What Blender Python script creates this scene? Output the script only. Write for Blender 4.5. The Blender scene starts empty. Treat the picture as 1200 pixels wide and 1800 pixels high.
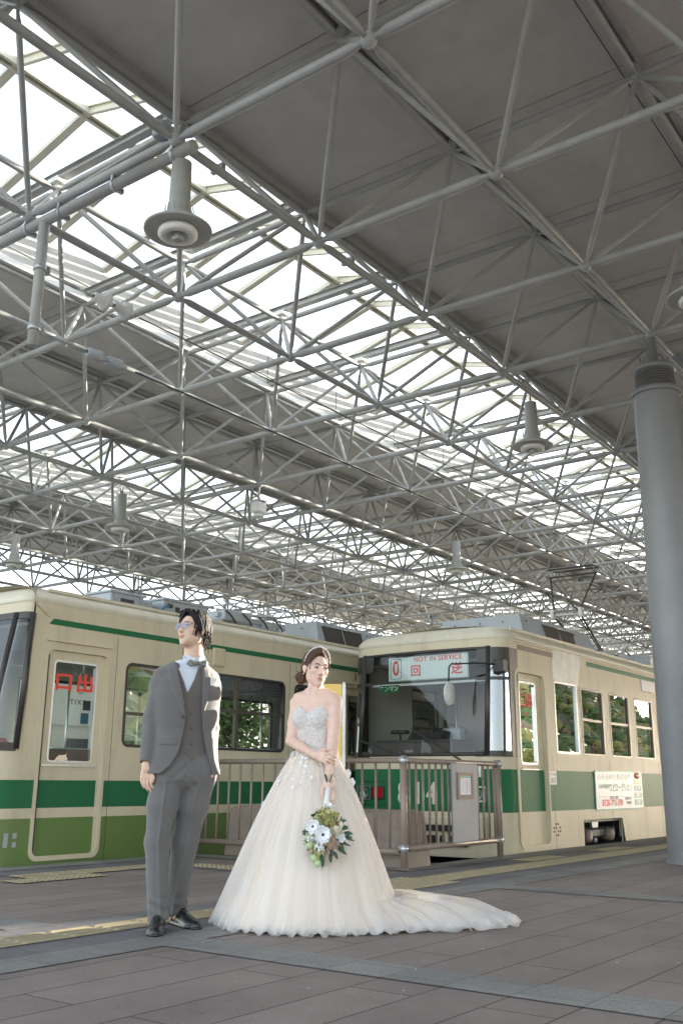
import bpy, bmesh, math, random
import numpy as np
from mathutils import Vector, Matrix, Euler
random.seed(7)
S = bpy.context.scene
COL = S.collection
R = math.radians
PI = math.pi

# ---------------------------------------------------------------- camera
PITCH, YAW, ROLL = R(15.442), R(36.377), R(0.44)
FWD0 = Vector((math.cos(YAW), math.sin(YAW), 0)); RT0 = Vector((math.sin(YAW), -math.cos(YAW), 0)); ZZ = Vector((0, 0, 1))
fwd = FWD0*math.cos(PITCH) + ZZ*math.sin(PITCH); up0 = -FWD0*math.sin(PITCH) + ZZ*math.cos(PITCH)
rt = RT0*math.cos(ROLL) + up0*math.sin(ROLL); up = -RT0*math.sin(ROLL) + up0*math.cos(ROLL)
cam = bpy.data.cameras.new("camera"); co = bpy.data.objects.new("camera", cam); COL.objects.link(co)
M3 = Matrix((rt, up, -fwd)).transposed()
co.matrix_world = Matrix.Translation((0, 0, 0.8)) @ M3.to_4x4()
cam.sensor_fit = 'VERTICAL'; cam.sensor_height = 36; cam.lens = 1713.87/1800*36
cam.clip_start = 0.05; cam.clip_end = 3000
S.camera = co

# ---------------------------------------------------------------- light
SUN_EL, SUN_AZ = R(12), R(-17)      # SUN_AZ: direction to the sun, measured from +X towards +Y
w = bpy.data.worlds.new("World"); S.world = w; w.use_nodes = True
nt = w.node_tree; nt.nodes.clear()
sky = nt.nodes.new("ShaderNodeTexSky"); sky.sky_type = 'NISHITA'; sky.sun_disc = False
sky.sun_elevation = SUN_EL; sky.sun_rotation = PI/2 - SUN_AZ
sky.air_density = 1.0; sky.dust_density = 1.0; sky.ozone_density = 1.0
bg = nt.nodes.new("ShaderNodeBackground"); bg.inputs[1].default_value = 0.15
ow = nt.nodes.new("ShaderNodeOutputWorld")
hs = nt.nodes.new('ShaderNodeHueSaturation'); hs.inputs['Saturation'].default_value = 0.5; nt.links.new(sky.outputs[0], hs.inputs['Color']); nt.links.new(hs.outputs[0], bg.inputs[0]); nt.links.new(bg.outputs[0], ow.inputs[0])
sl = bpy.data.lights.new("sun", 'SUN'); sl.energy = 5.0; sl.angle = R(0.53); sl.color = (1.0, 0.90, 0.74)
so = bpy.data.objects.new("sun", sl); COL.objects.link(so)
sd = Vector((math.cos(SUN_EL)*math.cos(SUN_AZ), math.cos(SUN_EL)*math.sin(SUN_AZ), math.sin(SUN_EL)))
so.rotation_euler = sd.to_track_quat('Z', 'Y').to_euler()
S.view_settings.view_transform = 'Standard'; S.view_settings.look = 'None'
S.view_settings.exposure = 2.4; S.view_settings.gamma = 1.0
S.cycles.max_bounces = 10; S.cycles.transparent_max_bounces = 24; S.cycles.diffuse_bounces = 5
S.cycles.glossy_bounces = 4; S.cycles.sample_clamp_indirect = 6

# ---------------------------------------------------------------- materials
MATS = {}
def mat(name, col, rough=0.6, metal=0.0, var=0.0, scale=6.0, bump=0.0, bscale=None, spec=0.5, col2=None, dirt=0.0, coat=0.0, sheen=0.0, stretch=None):
    m = bpy.data.materials.new(name); m.use_nodes = True; MATS[name] = m
    n = m.node_tree; b = n.nodes["Principled BSDF"]
    b.inputs["Roughness"].default_value = rough; b.inputs["Metallic"].default_value = metal
    b.inputs["Specular IOR Level"].default_value = spec
    b.inputs["Base Color"].default_value = (*col, 1)
    if coat: b.inputs["Coat Weight"].default_value = coat; b.inputs["Coat Roughness"].default_value = 0.06
    if sheen: b.inputs["Sheen Weight"].default_value = sheen
    tc = n.nodes.new("ShaderNodeTexCoord"); src = tc.outputs["Object"]
    if stretch:
        mp = n.nodes.new("ShaderNodeMapping"); mp.inputs["Scale"].default_value = stretch
        n.links.new(src, mp.inputs[0]); src = mp.outputs[0]
    last = None
    if var or col2:
        t = n.nodes.new("ShaderNodeTexNoise"); t.inputs["Scale"].default_value = scale; t.inputs["Detail"].default_value = 6; t.inputs["Roughness"].default_value = 0.65
        n.links.new(src, t.inputs["Vector"])
        r = n.nodes.new("ShaderNodeValToRGB")
        c2 = col2 if col2 else tuple(c*(1-var) for c in col); c1 = col if col2 else tuple(min(1, c*(1+var)) for c in col)
        r.color_ramp.elements[0].color = (*c2, 1); r.color_ramp.elements[1].color = (*c1, 1)
        r.color_ramp.elements[0].position = 0.3; r.color_ramp.elements[1].position = 0.7
        n.links.new(t.outputs["Fac"], r.inputs[0]); last = r.outputs[0]
        n.links.new(last, b.inputs["Base Color"])
    if dirt:
        t2 = n.nodes.new("ShaderNodeTexNoise"); t2.inputs["Scale"].default_value = 1.3; t2.inputs["Detail"].default_value = 8; t2.inputs["Roughness"].default_value = 0.7
        mp2 = n.nodes.new("ShaderNodeMapping"); mp2.inputs["Scale"].default_value = (3, 3, 0.6); n.links.new(tc.outputs["Object"], mp2.inputs[0]); n.links.new(mp2.outputs[0], t2.inputs["Vector"])
        r2 = n.nodes.new("ShaderNodeValToRGB"); r2.color_ramp.elements[0].position = 0.5; r2.color_ramp.elements[1].position = 0.8
        n.links.new(t2.outputs["Fac"], r2.inputs[0])
        mx = n.nodes.new("ShaderNodeMix"); mx.data_type = 'RGBA'
        ma = n.nodes.new("ShaderNodeMath"); ma.operation = 'MULTIPLY'; ma.inputs[1].default_value = dirt; n.links.new(r2.outputs[0], ma.inputs[0]); n.links.new(ma.outputs[0], mx.inputs[0])
        if last: n.links.new(last, mx.inputs[6])
        else: mx.inputs[6].default_value = (*col, 1)
        mx.inputs[7].default_value = (0.12, 0.095, 0.07, 1)
        n.links.new(mx.outputs[2], b.inputs["Base Color"])
    if bump:
        t3 = n.nodes.new("ShaderNodeTexNoise"); t3.inputs["Scale"].default_value = bscale or scale*4; t3.inputs["Detail"].default_value = 4
        n.links.new(src, t3.inputs["Vector"])
        bp = n.nodes.new("ShaderNodeBump"); bp.inputs["Strength"].default_value = bump; bp.inputs["Distance"].default_value = 0.01
        n.links.new(t3.outputs["Fac"], bp.inputs["Height"]); n.links.new(bp.outputs[0], b.inputs["Normal"])
    return m
def emis(name, col, st):
    m = mat(name, col, 0.4); b = m.node_tree.nodes["Principled BSDF"]
    b.inputs["Emission Color"].default_value = (*col, 1); b.inputs["Emission Strength"].default_value = st; return m
def glassmat(name, tint=(0.8, 0.9, 0.88), refl=1.0, rough=0.0, ior=1.5, bias=0.0):
    m = bpy.data.materials.new(name); m.use_nodes = True; MATS[name] = m
    n = m.node_tree; n.nodes.clear()
    o = n.nodes.new("ShaderNodeOutputMaterial"); tr = n.nodes.new("ShaderNodeBsdfTransparent"); tr.inputs[0].default_value = (*tint, 1)
    gl = n.nodes.new("ShaderNodeBsdfGlossy"); gl.inputs["Roughness"].default_value = rough; gl.inputs[0].default_value = (refl, refl, refl, 1)
    fr = n.nodes.new("ShaderNodeFresnel"); fr.inputs[0].default_value = ior
    ad = n.nodes.new("ShaderNodeMath"); ad.operation = 'MULTIPLY_ADD'; ad.inputs[1].default_value = 1.7; ad.inputs[2].default_value = bias; ad.use_clamp = True
    mx = n.nodes.new("ShaderNodeMixShader")
    n.links.new(fr.outputs[0], ad.inputs[0]); n.links.new(ad.outputs[0], mx.inputs[0]); n.links.new(tr.outputs[0], mx.inputs[1]); n.links.new(gl.outputs[0], mx.inputs[2]); n.links.new(mx.outputs[0], o.inputs[0])
    return m

# ---------------------------------------------------------------- mesh helpers
class MB:
    def __init__(s): s.v = []; s.f = []; s.m = []; s.mats = []; s.sm = []
    def mi(s, m):
        if m is None: return 0
        if m not in s.mats: s.mats.append(m)
        return s.mats.index(m)
    def add(s, vs, fs, m=None, smooth=False):
        k = len(s.v); s.v += [tuple(v) for v in vs]; s.f += [tuple(k+i for i in f) for f in fs]
        q = s.mi(m); s.m += [q]*len(fs); s.sm += [smooth]*len(fs)
    def box(s, x0, x1, y0, y1, z0, z1, m=None, T=None):
        vs = [Vector((x, y, z)) for z in (z0, z1) for y in (y0, y1) for x in (x0, x1)]
        if T is not None: vs = [T @ v for v in vs]
        s.add(vs, [(0, 2, 3, 1), (4, 5, 7, 6), (0, 1, 5, 4), (2, 6, 7, 3), (0, 4, 6, 2), (1, 3, 7, 5)], m)
    def bbox(s, x0, x1, y0, y1, z0, z1, b, m=None, T=None):   # chamfered box
        vs = []; idx = {}
        def P(x, y, z):
            idx[(x, y, z)] = len(vs); vs.append((x, y, z)); return idx[(x, y, z)]
        c = ((x0+x1)/2, (y0+y1)/2, (z0+z1)/2); h = ((x1-x0)/2, (y1-y0)/2, (z1-z0)/2)
        V = {}
        for sx in (-1, 1):
            for sy in (-1, 1):
                for sz in (-1, 1):
                    sg = (sx, sy, sz)
                    for ax in range(3):
                        p = [c[k]+sg[k]*(h[k] if k == ax else h[k]-b) for k in range(3)]
                        V[(sx, sy, sz, ax)] = len(vs); vs.append(tuple(p))
        fs = []
        for ax in range(3):
            a, d = [k for k in range(3) if k != ax]
            for sg in (-1, 1):
                q = []
                for (u, v) in ((-1, -1), (1, -1), (1, 1), (-1, 1)):
                    t = [0, 0, 0]; t[ax] = sg; t[a] = u; t[d] = v; q.append(V[(*t, ax)])
                fs.append(tuple(q if (sg > 0) != (ax == 1) else q[::-1]))
        for ax in range(3):
            a, d = [k for k in range(3) if k != ax]
            for u in (-1, 1):
                for v in (-1, 1):
                    t = [0, 0, 0]; t[a] = u; t[d] = v; t[ax] = -1; t2 = list(t); t2[ax] = 1
                    fs.append((V[(*t, a)], V[(*t2, a)], V[(*t2, d)], V[(*t, d)]))
        for sx in (-1, 1):
            for sy in (-1, 1):
                for sz in (-1, 1): fs.append((V[(sx, sy, sz, 0)], V[(sx, sy, sz, 1)], V[(sx, sy, sz, 2)]))
        if T is not None: vs = [T @ Vector(v) for v in vs]
        s.add(vs, fs, m)
    def tube(s, pts, r, n=8, m=None, cap=True, smooth=True):
        pts = [Vector(p) for p in pts]; rs = r if isinstance(r, (list, tuple)) else [r]*len(pts)
        d = (pts[1]-pts[0]).normalized(); a = Vector((0, 0, 1)) if abs(d.z) < 0.9 else Vector((1, 0, 0))
        u = d.cross(a).normalized(); vs = []; fs = []
        for k, p in enumerate(pts):
            if k == 0: t = pts[1]-pts[0]
            elif k == len(pts)-1: t = pts[-1]-pts[-2]
            else: t = (pts[k+1]-pts[k]).normalized()+(pts[k]-pts[k-1]).normalized()
            t.normalize(); u = (u-t*u.dot(t))
            u = u.normalized() if u.length > 1e-6 else t.orthogonal().normalized()
            v = t.cross(u)
            for i in range(n):
                an = 2*PI*i/n; vs.append(p+u*math.cos(an)*rs[k]+v*math.sin(an)*rs[k])
        for k in range(len(pts)-1):
            for i in range(n): j = (i+1) % n; fs.append((k*n+i, k*n+j, (k+1)*n+j, (k+1)*n+i))
        s.add(vs, fs, m, smooth)
        if cap:
            k = len(s.v)-len(vs); q = s.mi(m)
            s.f += [tuple(k+i for i in range(n))[::-1], tuple(k+len(vs)-n+i for i in range(n))]; s.m += [q, q]; s.sm += [False, False]
    def lathe(s, prof, c, n=24, m=None, smooth=True, T=None):   # prof [(r,z)], axis z
        vs = []; fs = []
        for (r, z) in prof:
            for i in range(n): an = 2*PI*i/n; vs.append(Vector((c[0]+r*math.cos(an), c[1]+r*math.sin(an), c[2]+z)))
        for k in range(len(prof)-1):
            for i in range(n): j = (i+1) % n; fs.append((k*n+i, k*n+j, (k+1)*n+j, (k+1)*n+i))
        if T is not None: vs = [T @ v for v in vs]
        s.add(vs, fs, m, smooth)
    def quad(s, a, b, c, d, m=None): s.add([a, b, c, d], [(0, 1, 2, 3)], m)
    def ball(s, c, r, m=None, n=10, sc=(1, 1, 1)):
        prof = [(max(1e-4, math.sin(PI*k/(n//2+1)))*1.0, -math.cos(PI*k/(n//2+1))) for k in range(n//2+2)]
        T = Matrix.Translation(c) @ Matrix.Diagonal((r*sc[0], r*sc[1], r*sc[2], 1))
        s.lathe(prof, (0, 0, 0), n, m, True, T)
    def prism(s, poly, w0, w1, ax, m=None):   # poly in the two other axes, extruded along ax
        o = [k for k in range(3) if k != ax]; n = len(poly); vs = []
        for wv in (w0, w1):
            for p in poly:
                t = [0, 0, 0]; t[ax] = wv; t[o[0]] = p[0]; t[o[1]] = p[1]; vs.append(tuple(t))
        fs = [tuple(range(n))[::-1], tuple(range(n, 2*n))]+[(i, (i+1) % n, n+(i+1) % n, n+i) for i in range(n)]
        s.add(vs, fs, m)
    def build(s, name, m=None, parent=None, fix=True):
        used = sorted({i for f in s.f for i in f})
        if len(used) < len(s.v): mp = {q: k for k, q in enumerate(used)}; s.v = [s.v[q] for q in used]; s.f = [tuple(mp[i] for i in f) for f in s.f]
        me = bpy.data.meshes.new(name); me.from_pydata(s.v, [], s.f)
        ms = s.mats if s.mats else ([m] if m else [])
        for q in ms: me.materials.append(q)
        if s.mats: me.polygons.foreach_set("material_index", s.m)
        me.polygons.foreach_set("use_smooth", s.sm)
        if fix and len(s.f) < 60000:
            b = bmesh.new(); b.from_mesh(me); bmesh.ops.recalc_face_normals(b, faces=b.faces[:]); b.to_mesh(me); b.free()
        o = bpy.data.objects.new(name, me); COL.objects.link(o)
        if parent: o.parent = parent
        return o
def tag(o, label=None, cat=None, group=None, kind=None):
    if label: o["label"] = label
    if cat: o["category"] = cat
    if group: o["group"] = group
    if kind: o["kind"] = kind
    return o
def thing(name, label, cat, loc=(0, 0, 0), rz=0, group=None):
    o = bpy.data.objects.new(name, None); COL.objects.link(o); o.location = loc; o.rotation_euler = (0, 0, rz); o.empty_display_size = 0.2
    return tag(o, label, cat, group)
def struct(o): o["kind"] = "structure"; return o
def part(name, parent, m, fn):
    b = MB(); fn(b); return b.build(name, m, parent)
def copy_tree(o, parent=None):
    c = o.copy(); COL.objects.link(c)
    if parent: c.parent = parent
    for ch in list(o.children): copy_tree(ch, c)
    return c
FONT = None
def text(name, s, size, m, parent, loc, rot, sx=1.0, ext=0.001, align='CENTER', mirror=False, bold=0.0, spacing=1.0):
    cu = bpy.data.curves.new(name, 'FONT'); cu.body = s; cu.size = size; cu.extrude = ext; cu.align_x = align; cu.align_y = 'CENTER'
    cu.offset = bold; cu.space_character = spacing
    o = bpy.data.objects.new(name, cu); COL.objects.link(o)
    dg = bpy.context.evaluated_depsgraph_get(); me = bpy.data.meshes.new_from_object(o.evaluated_get(dg))
    bpy.data.objects.remove(o); me.materials.clear(); me.materials.append(m)
    T = Matrix.LocRotScale(Vector(loc), Euler(rot), Vector((-sx if mirror else sx, 1, 1)))
    me.transform(T)
    o = bpy.data.objects.new(name, me); COL.objects.link(o)
    if parent: o.parent = parent
    return o
# ---------------------------------------------------------------- palette
m_steel = mat("painted_steel_tube", (0.38, 0.385, 0.38), 0.42, 0, 0.12, 3, 0.05, 30, dirt=0.25)
m_ceil = mat("ceiling_board", (0.57, 0.55, 0.535), 0.5, 0, 0.10, 1.2, 0.03, 8, dirt=0.15)
m_seam = mat("ceiling_seam", (0.12, 0.11, 0.10), 0.8)
m_fascia = mat("fascia_board", (0.42, 0.415, 0.40), 0.6, 0, 0.06, 2)
m_rafter = mat("cream_rafter", (0.55, 0.53, 0.45), 0.5, 0, 0.08, 3)
m_col = mat("column_paint", (0.21, 0.215, 0.225), 0.38, 0, 0.09, 1.5, 0.05, 20, dirt=0.2)
m_fence = mat("brown_fence_paint", (0.25, 0.195, 0.16), 0.4, 0, 0.12, 8, 0.03, 40, dirt=0.2)
m_conc = mat("brown_concrete", (0.27, 0.215, 0.18), 0.85, 0, 0.15, 5, 0.3, 60)
m_galv = mat("galvanised_steel", (0.45, 0.47, 0.49), 0.35, 0.6, 0.15, 6)
m_black = mat("black_rubber", (0.02, 0.02, 0.022), 0.5)
m_dark = mat("dark_metal", (0.06, 0.06, 0.06), 0.5, 0.4, 0.2, 6)
m_porc = mat("white_porcelain", (0.6, 0.6, 0.6), 0.25)
m_white = mat("white_paint", (0.75, 0.75, 0.73), 0.5, 0, 0.05, 5)
m_gboard = mat("grey_board", (0.23, 0.24, 0.265), 0.5, 0, 0.06, 4, dirt=0.15)
# skylight glazing: frosted wired glass, part clear, part diffusing
def mk_pane():
    m = bpy.data.materials.new("skylight_glazing"); m.use_nodes = True; n = m.node_tree; n.nodes.clear()
    o = n.nodes.new("ShaderNodeOutputMaterial"); tr = n.nodes.new("ShaderNodeBsdfTransparent"); tl = n.nodes.new("ShaderNodeBsdfTranslucent")
    tr.inputs[0].default_value = (0.93, 0.95, 0.95, 1); tl.inputs[0].default_value = (0.9, 0.92, 0.92, 1)
    mx = n.nodes.new("ShaderNodeMixShader"); mx.inputs[0].default_value = 0.15
    n.links.new(tr.outputs[0], mx.inputs[1]); n.links.new(tl.outputs[0], mx.inputs[2]); n.links.new(mx.outputs[0], o.inputs[0]); return m
m_pane = mk_pane()
def paving(name, base, mort, bw=0.6, rh=0.3, ms=0.006, grain=0.16, patch=0.12):
    m = mat(name, base, 0.62, 0); n = m.node_tree; b = n.nodes["Principled BSDF"]; tc = n.nodes.new("ShaderNodeTexCoord")
    br = n.nodes.new("ShaderNodeTexBrick"); br.inputs["Scale"].default_value = 1; br.inputs["Brick Width"].default_value = bw; br.inputs["Row Height"].default_value = rh
    br.inputs["Mortar Size"].default_value = ms; br.inputs["Mortar Smooth"].default_value = 0.3; br.offset = 0.5
    br.inputs["Color1"].default_value = (*[c*(1-patch) for c in base], 1); br.inputs["Color2"].default_value = (*[c*(1+patch) for c in base], 1); br.inputs["Mortar"].default_value = (*mort, 1)
    mp = n.nodes.new("ShaderNodeMapping"); mp.inputs["Location"].default_value = (0.1, -0.12, 0); n.links.new(tc.outputs["Object"], mp.inputs[0]); n.links.new(mp.outputs[0], br.inputs["Vector"])
    t = n.nodes.new("ShaderNodeTexNoise"); t.inputs["Scale"].default_value = 160; t.inputs["Detail"].default_value = 3; n.links.new(tc.outputs["Object"], t.inputs["Vector"])
    t2 = n.nodes.new("ShaderNodeTexNoise"); t2.inputs["Scale"].default_value = 1.7; t2.inputs["Detail"].default_value = 8; n.links.new(tc.outputs["Object"], t2.inputs["Vector"])
    def mul(a, fac, lo, hi):
        r = n.nodes.new("ShaderNodeMapRange"); r.inputs[1].default_value = 0.3; r.inputs[2].default_value = 0.7; r.inputs[3].default_value = lo; r.inputs[4].default_value = hi; n.links.new(fac, r.inputs[0])
        v = n.nodes.new("ShaderNodeVectorMath"); v.operation = 'SCALE'; n.links.new(a, v.inputs[0]); n.links.new(r.outputs[0], v.inputs["Scale"]); return v.outputs[0]
    c = mul(br.outputs["Color"], t.outputs["Fac"], 1-grain*2.2, 1+grain*2.2); c = mul(c, t2.outputs["Fac"], 0.84, 1.12)
    t4 = n.nodes.new("ShaderNodeTexNoise"); t4.inputs["Scale"].default_value = 7; t4.inputs["Detail"].default_value = 10; t4.inputs["Roughness"].default_value = 0.75; n.links.new(tc.outputs["Object"], t4.inputs["Vector"]); c = mul(c, t4.outputs["Fac"], 0.86, 1.12)
    n.links.new(c, b.inputs["Base Color"])
    bp = n.nodes.new("ShaderNodeBump"); bp.inputs["Strength"].default_value = 0.5; bp.inputs["Distance"].default_value = 0.004
    su = n.nodes.new("ShaderNodeMath"); su.operation = 'MULTIPLY_ADD'; su.inputs[1].default_value = 0.25; n.links.new(t.outputs["Fac"], su.inputs[0])
    iv = n.nodes.new("ShaderNodeMath"); iv.operation = 'SUBTRACT'; iv.inputs[0].default_value = 1; n.links.new(br.outputs["Fac"], iv.inputs[1]); n.links.new(iv.outputs[0], su.inputs[2])
    n.links.new(su.outputs[0], bp.inputs["Height"]); n.links.new(bp.outputs[0], b.inputs["Normal"])
    return m
m_pave = paving("brown_block_paving", (0.215, 0.178, 0.160), (0.055, 0.038, 0.035), 1.8, 0.3, 0.005)
m_band = paving("light_grey_paving", (0.215, 0.21, 0.20), (0.12, 0.10, 0.10), 0.3, 0.3, 0.003)
m_dband = paving("dark_grey_paving", (0.145, 0.14, 0.148), (0.05, 0.05, 0.05), 0.3, 0.3, 0.003)
m_asph = mat("pale_concrete_ground", (0.30, 0.29, 0.27), 0.85, 0, 0.2, 30, 0.4, 200)
m_bed = mat("track_bed_concrete", (0.26, 0.27, 0.29), 0.8, 0, 0.15, 4, 0.2, 50)
m_tact = mat("yellow_tactile_paving", (0.34, 0.285, 0.18), 0.6, 0, 0.12, 9, 0.1, 80, dirt=0.3)
# ---------------------------------------------------------------- ground
def sheet(name, x0, x1, y0, y1, z, m): 
    b = MB(); b.quad((x0, y0, z), (x1, y0, z), (x1, y1, z), (x0, y1, z), m); return struct(b.build(name))
sheet("ground", -400, 500, -400, 500, -0.34, m_asph)
m_road = mat("asphalt", (0.075, 0.075, 0.078), 0.85, 0, 0.2, 3, 0.3, 60)
sheet("added_dark_road", -60, 300, -47.9, -16.1, -0.30, m_road)  # unseen dark ground added to dim what the tram side reflects
sheet("added_dark_verge", -60, 500, -180, -48, -0.31, mat("dry_grass_verge", (0.10, 0.11, 0.04), 0.9, 0, 0.3, 0.4))  # second unseen dark sheet, added for the same dimmer reflections
b = MB()
for (x0, x1, y0, y1) in ((-60, 80, -16, 5.42), (-60, 8.35, 5.42, 8.22)):
    b.quad((x0, y0, 0), (x1, y0, 0), (x1, y1, 0), (x0, y1, 0), m_pave)
b.quad((8.35, 5.42, 0), (8.35, 5.42, -0.34), (80, 5.42, -0.34), (80, 5.42, 0), m_bed)
b.quad((8.35, 5.42, 0), (8.35, 5.42, -0.34), (8.35, 8.22, -0.34), (8.35, 8.22, 0), m_bed)
b.quad((-60, 8.22, 0), (-60, 8.22, -0.34), (8.35, 8.22, -0.34), (8.35, 8.22, 0), m_bed)
struct(b.build("platform"))
b = MB(); b.quad((8.36, 5.43, -0.33), (80, 5.43, -0.33), (80, 8.2, -0.33), (8.36, 8.2, -0.33), m_bed); b.quad((-60, 8.23, -0.335), (80, 8.23, -0.335), (80, 11.2, -0.335), (-60, 11.2, -0.335), m_bed)
struct(b.build("track_bed"))
b = MB()
for yc in (6.65, 9.55):
    for s in (-0.72, 0.72): b.box(8.4 if yc < 8 else -60, 80, yc+s-0.035, yc+s+0.035, -0.329, -0.19, m_dark)
struct(b.build("rail"))
m_farp = mat("pale_far_paving", (0.42, 0.39, 0.34), 0.8, 0, 0.1, 2)
b = MB(); b.quad((-60, 11.2, 0), (80, 11.2, 0), (80, 30, 0), (-60, 30, 0), m_farp); b.quad((-60, 11.2, 0), (-60, 11.2, -0.34), (80, 11.2, -0.34), (80, 11.2, 0), m_bed)
struct(b.build("far_platform"))
z1, z2 = 0.004, 0.008
sheet("grey_paving_band", -60, 80, 3.82, 4.1, z1, m_band)
sheet("dark_paving_band", -60, 80, 4.1, 4.86, z1, m_dband)
sheet("grey_paving_band", 3.72, 4.02, -15.9, 3.82, z1, m_band)
sheet("grey_paving_band", 7.28, 7.58, -15.9, 3.82, z1, m_band)
sheet("grey_paving_band", 10.84, 11.14, -15.9, 3.82, z1, m_band)
sheet("grey_paving_band", 14.4, 14.7, -15.9, 3.82, z1, m_band)
sheet("grey_paving_band", 0.16, 0.46, -15.9, 3.82, z1, m_band)
sheet("grey_paving_band", 3.55, 3.85, 4.86, 7.7, z1, m_band)
sheet("grey_paving_band", 0.0, 0.3, 4.86, 7.7, z1, m_band)
sheet("dark_paving_band", -60, 7.9, 7.52, 7.86, z1, m_dband)
sheet("platform_edge_kerb", -60, 8.34, 7.86, 8.21, z2, m_band)
sheet("platform_edge_kerb", 8.05, 80, 5.12, 5.41, z2, m_band)
sheet("platform_edge_kerb", 8.05, 8.34, 5.41, 7.86, z2, m_band)
sheet("dark_paving_band", 7.0, 80, 4.86, 5.12, z1, m_dband)
sheet("dark_paving_band", 7.0, 7.4, 5.12, 7.52, z1, m_dband)
# raised tactile paving: bars along the walking line, domes where it turns
def bars(name, x0, x1, y0, y1, nb, z=z2):
    b = MB(); b.quad((x0, y0, z), (x1, y0, z), (x1, y1, z), (x0, y1, z), m_tact)
    L = 0.3; n = int(round((x1-x0)/L)); wy = (y1-y0)/nb
    for k in range(n):
        for i in range(nb):
            yc = y0+wy*(i+.5); xa = x0+k*L+0.012; xb = x0+(k+1)*L-0.012
            b.add([(xa, yc-.022, z), (xb, yc-.022, z), (xb, yc+.022, z), (xa, yc+.022, z), (xa+.012, yc-.014, z+.006), (xb-.012, yc-.014, z+.006), (xb-.012, yc+.014, z+.006), (xa+.012, yc+.014, z+.006)], [(4, 5, 6, 7), (0, 1, 5, 4), (1, 2, 6, 5), (2, 3, 7, 6), (3, 0, 4, 7)], m_tact)
    return struct(b.build(name, fix=False))
def domes(name, x0, x1, y0, y1, z=z2):
    b = MB(); b.quad((x0, y0, z), (x1, y0, z), (x1, y1, z), (x0, y1, z), m_tact)
    st = 0.06; nx = int((x1-x0)/st); ny = int((y1-y0)/st)
    for i in range(nx):
        for j in range(ny):
            cx = x0+st*(i+.5); cy = y0+st*(j+.5); vs = []; 
            for (r, h) in ((.02, 0), (.012, .006)):
                for k in range(6): vs.append((cx+r*math.cos(k*PI/3), cy+r*math.sin(k*PI/3), z+h))
            b.add(vs, [(k, (k+1) % 6, 6+(k+1) % 6, 6+k) for k in range(6)]+[tuple(range(6, 12))], m_tact)
    return struct(b.build(name, fix=False))
bars("tactile_paving_strip", -2.1, 6.6, 4.36, 4.62, 4)
domes("tactile_dot_paving", 6.6, 7.5, 4.26, 4.86)
domes("tactile_dot_paving", 7.5, 16.5, 4.4, 4.76)
domes("tactile_dot_paving", 9.9, 10.8, 4.78, 5.08)
domes("tactile_dot_paving", 12.0, 12.9, 4.78, 5.08)
bars("tactile_paving_strip", 5.4, 7.2, 7.16, 7.46, 4)
domes("tactile_dot_paving", 5.1, 6.0, 6.86, 7.16)
domes("tactile_dot_paving", 7.1, 7.4, 5.4, 7.16)
# ---------------------------------------------------------------- canopy over the tram stop
NX0, NY0, ZL, ZU = 4.925, 5.411, 6.06, 7.27
ZC = 7.45
canopy = thing("station_canopy", "grey tubular space frame roof with pale ceiling panels and long glass skylights over the trams", "station roof", (10.92, 3.41, 6.0))
def gp(i, j, z): return Vector((NX0+2*i, NY0+2*j, z))
i0, i1, j0, j1 = -2, 27, -4, 9
cpos = Vector((0, 0, 0.8))
def vis(p):
    d = p-cpos; z = d.dot(fwd)
    if z < 0.3: return None
    x = 600+1713.87*d.dot(rt)/z; y = 900-1713.87*d.dot(up)/z; return x, y, z
def score(a, b_, r):
    n = 0
    for t in (0.1, 0.3, 0.5, 0.7, 0.9):
        v = vis(a.lerp(b_, t))
        if v and 0 < v[0] < 1200 and 0 < v[1] < 1140: n += 1
    v = vis(a.lerp(b_, .5))
    return (n/5*(a-b_).length*r/v[2]**2) if (v and n) else 0
mem = {"lower_chord": [], "upper_chord": [], "diagonal_brace": [], "ball_joint": []}
for i in range(i0, i1+1):
    for j in range(j0, j1+1):
        if i < i1: mem["lower_chord"].append((gp(i, j, ZL), gp(i+1, j, ZL), 0.041))
        if j < j1: mem["lower_chord"].append((gp(i, j, ZL), gp(i, j+1, ZL), 0.045))
        mem["ball_joint"].append((gp(i, j, ZL), None, 0.066))
for i in range(i0, i1):
    for j in range(j0-1, j1+1):
        c = gp(i+.5, j+.5, ZU)
        if i < i1-1: mem["upper_chord"].append((c, gp(i+1.5, j+.5, ZU), 0.038))
        if j < j1: mem["upper_chord"].append((c, gp(i+.5, j+1.5, ZU), 0.038))
        mem["ball_joint"].append((c, None, 0.058))
        for a in (0, 1):
            for d_ in (0, 1):
                if j+d_ < j0 or j+d_ > j1: continue
                mem["diagonal_brace"].append((gp(i+a, j+d_, ZL), c, 0.029))
def in_sun_slot(a, b2):  # frame members left out around the unseen slot added for the sun
    m = (a+b2)/2 if b2 is not None else a
    s = .292*m.x+.956*m.y; return m.x > 20 and m.y < .5 and 4.0 < s < 6.7
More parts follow.
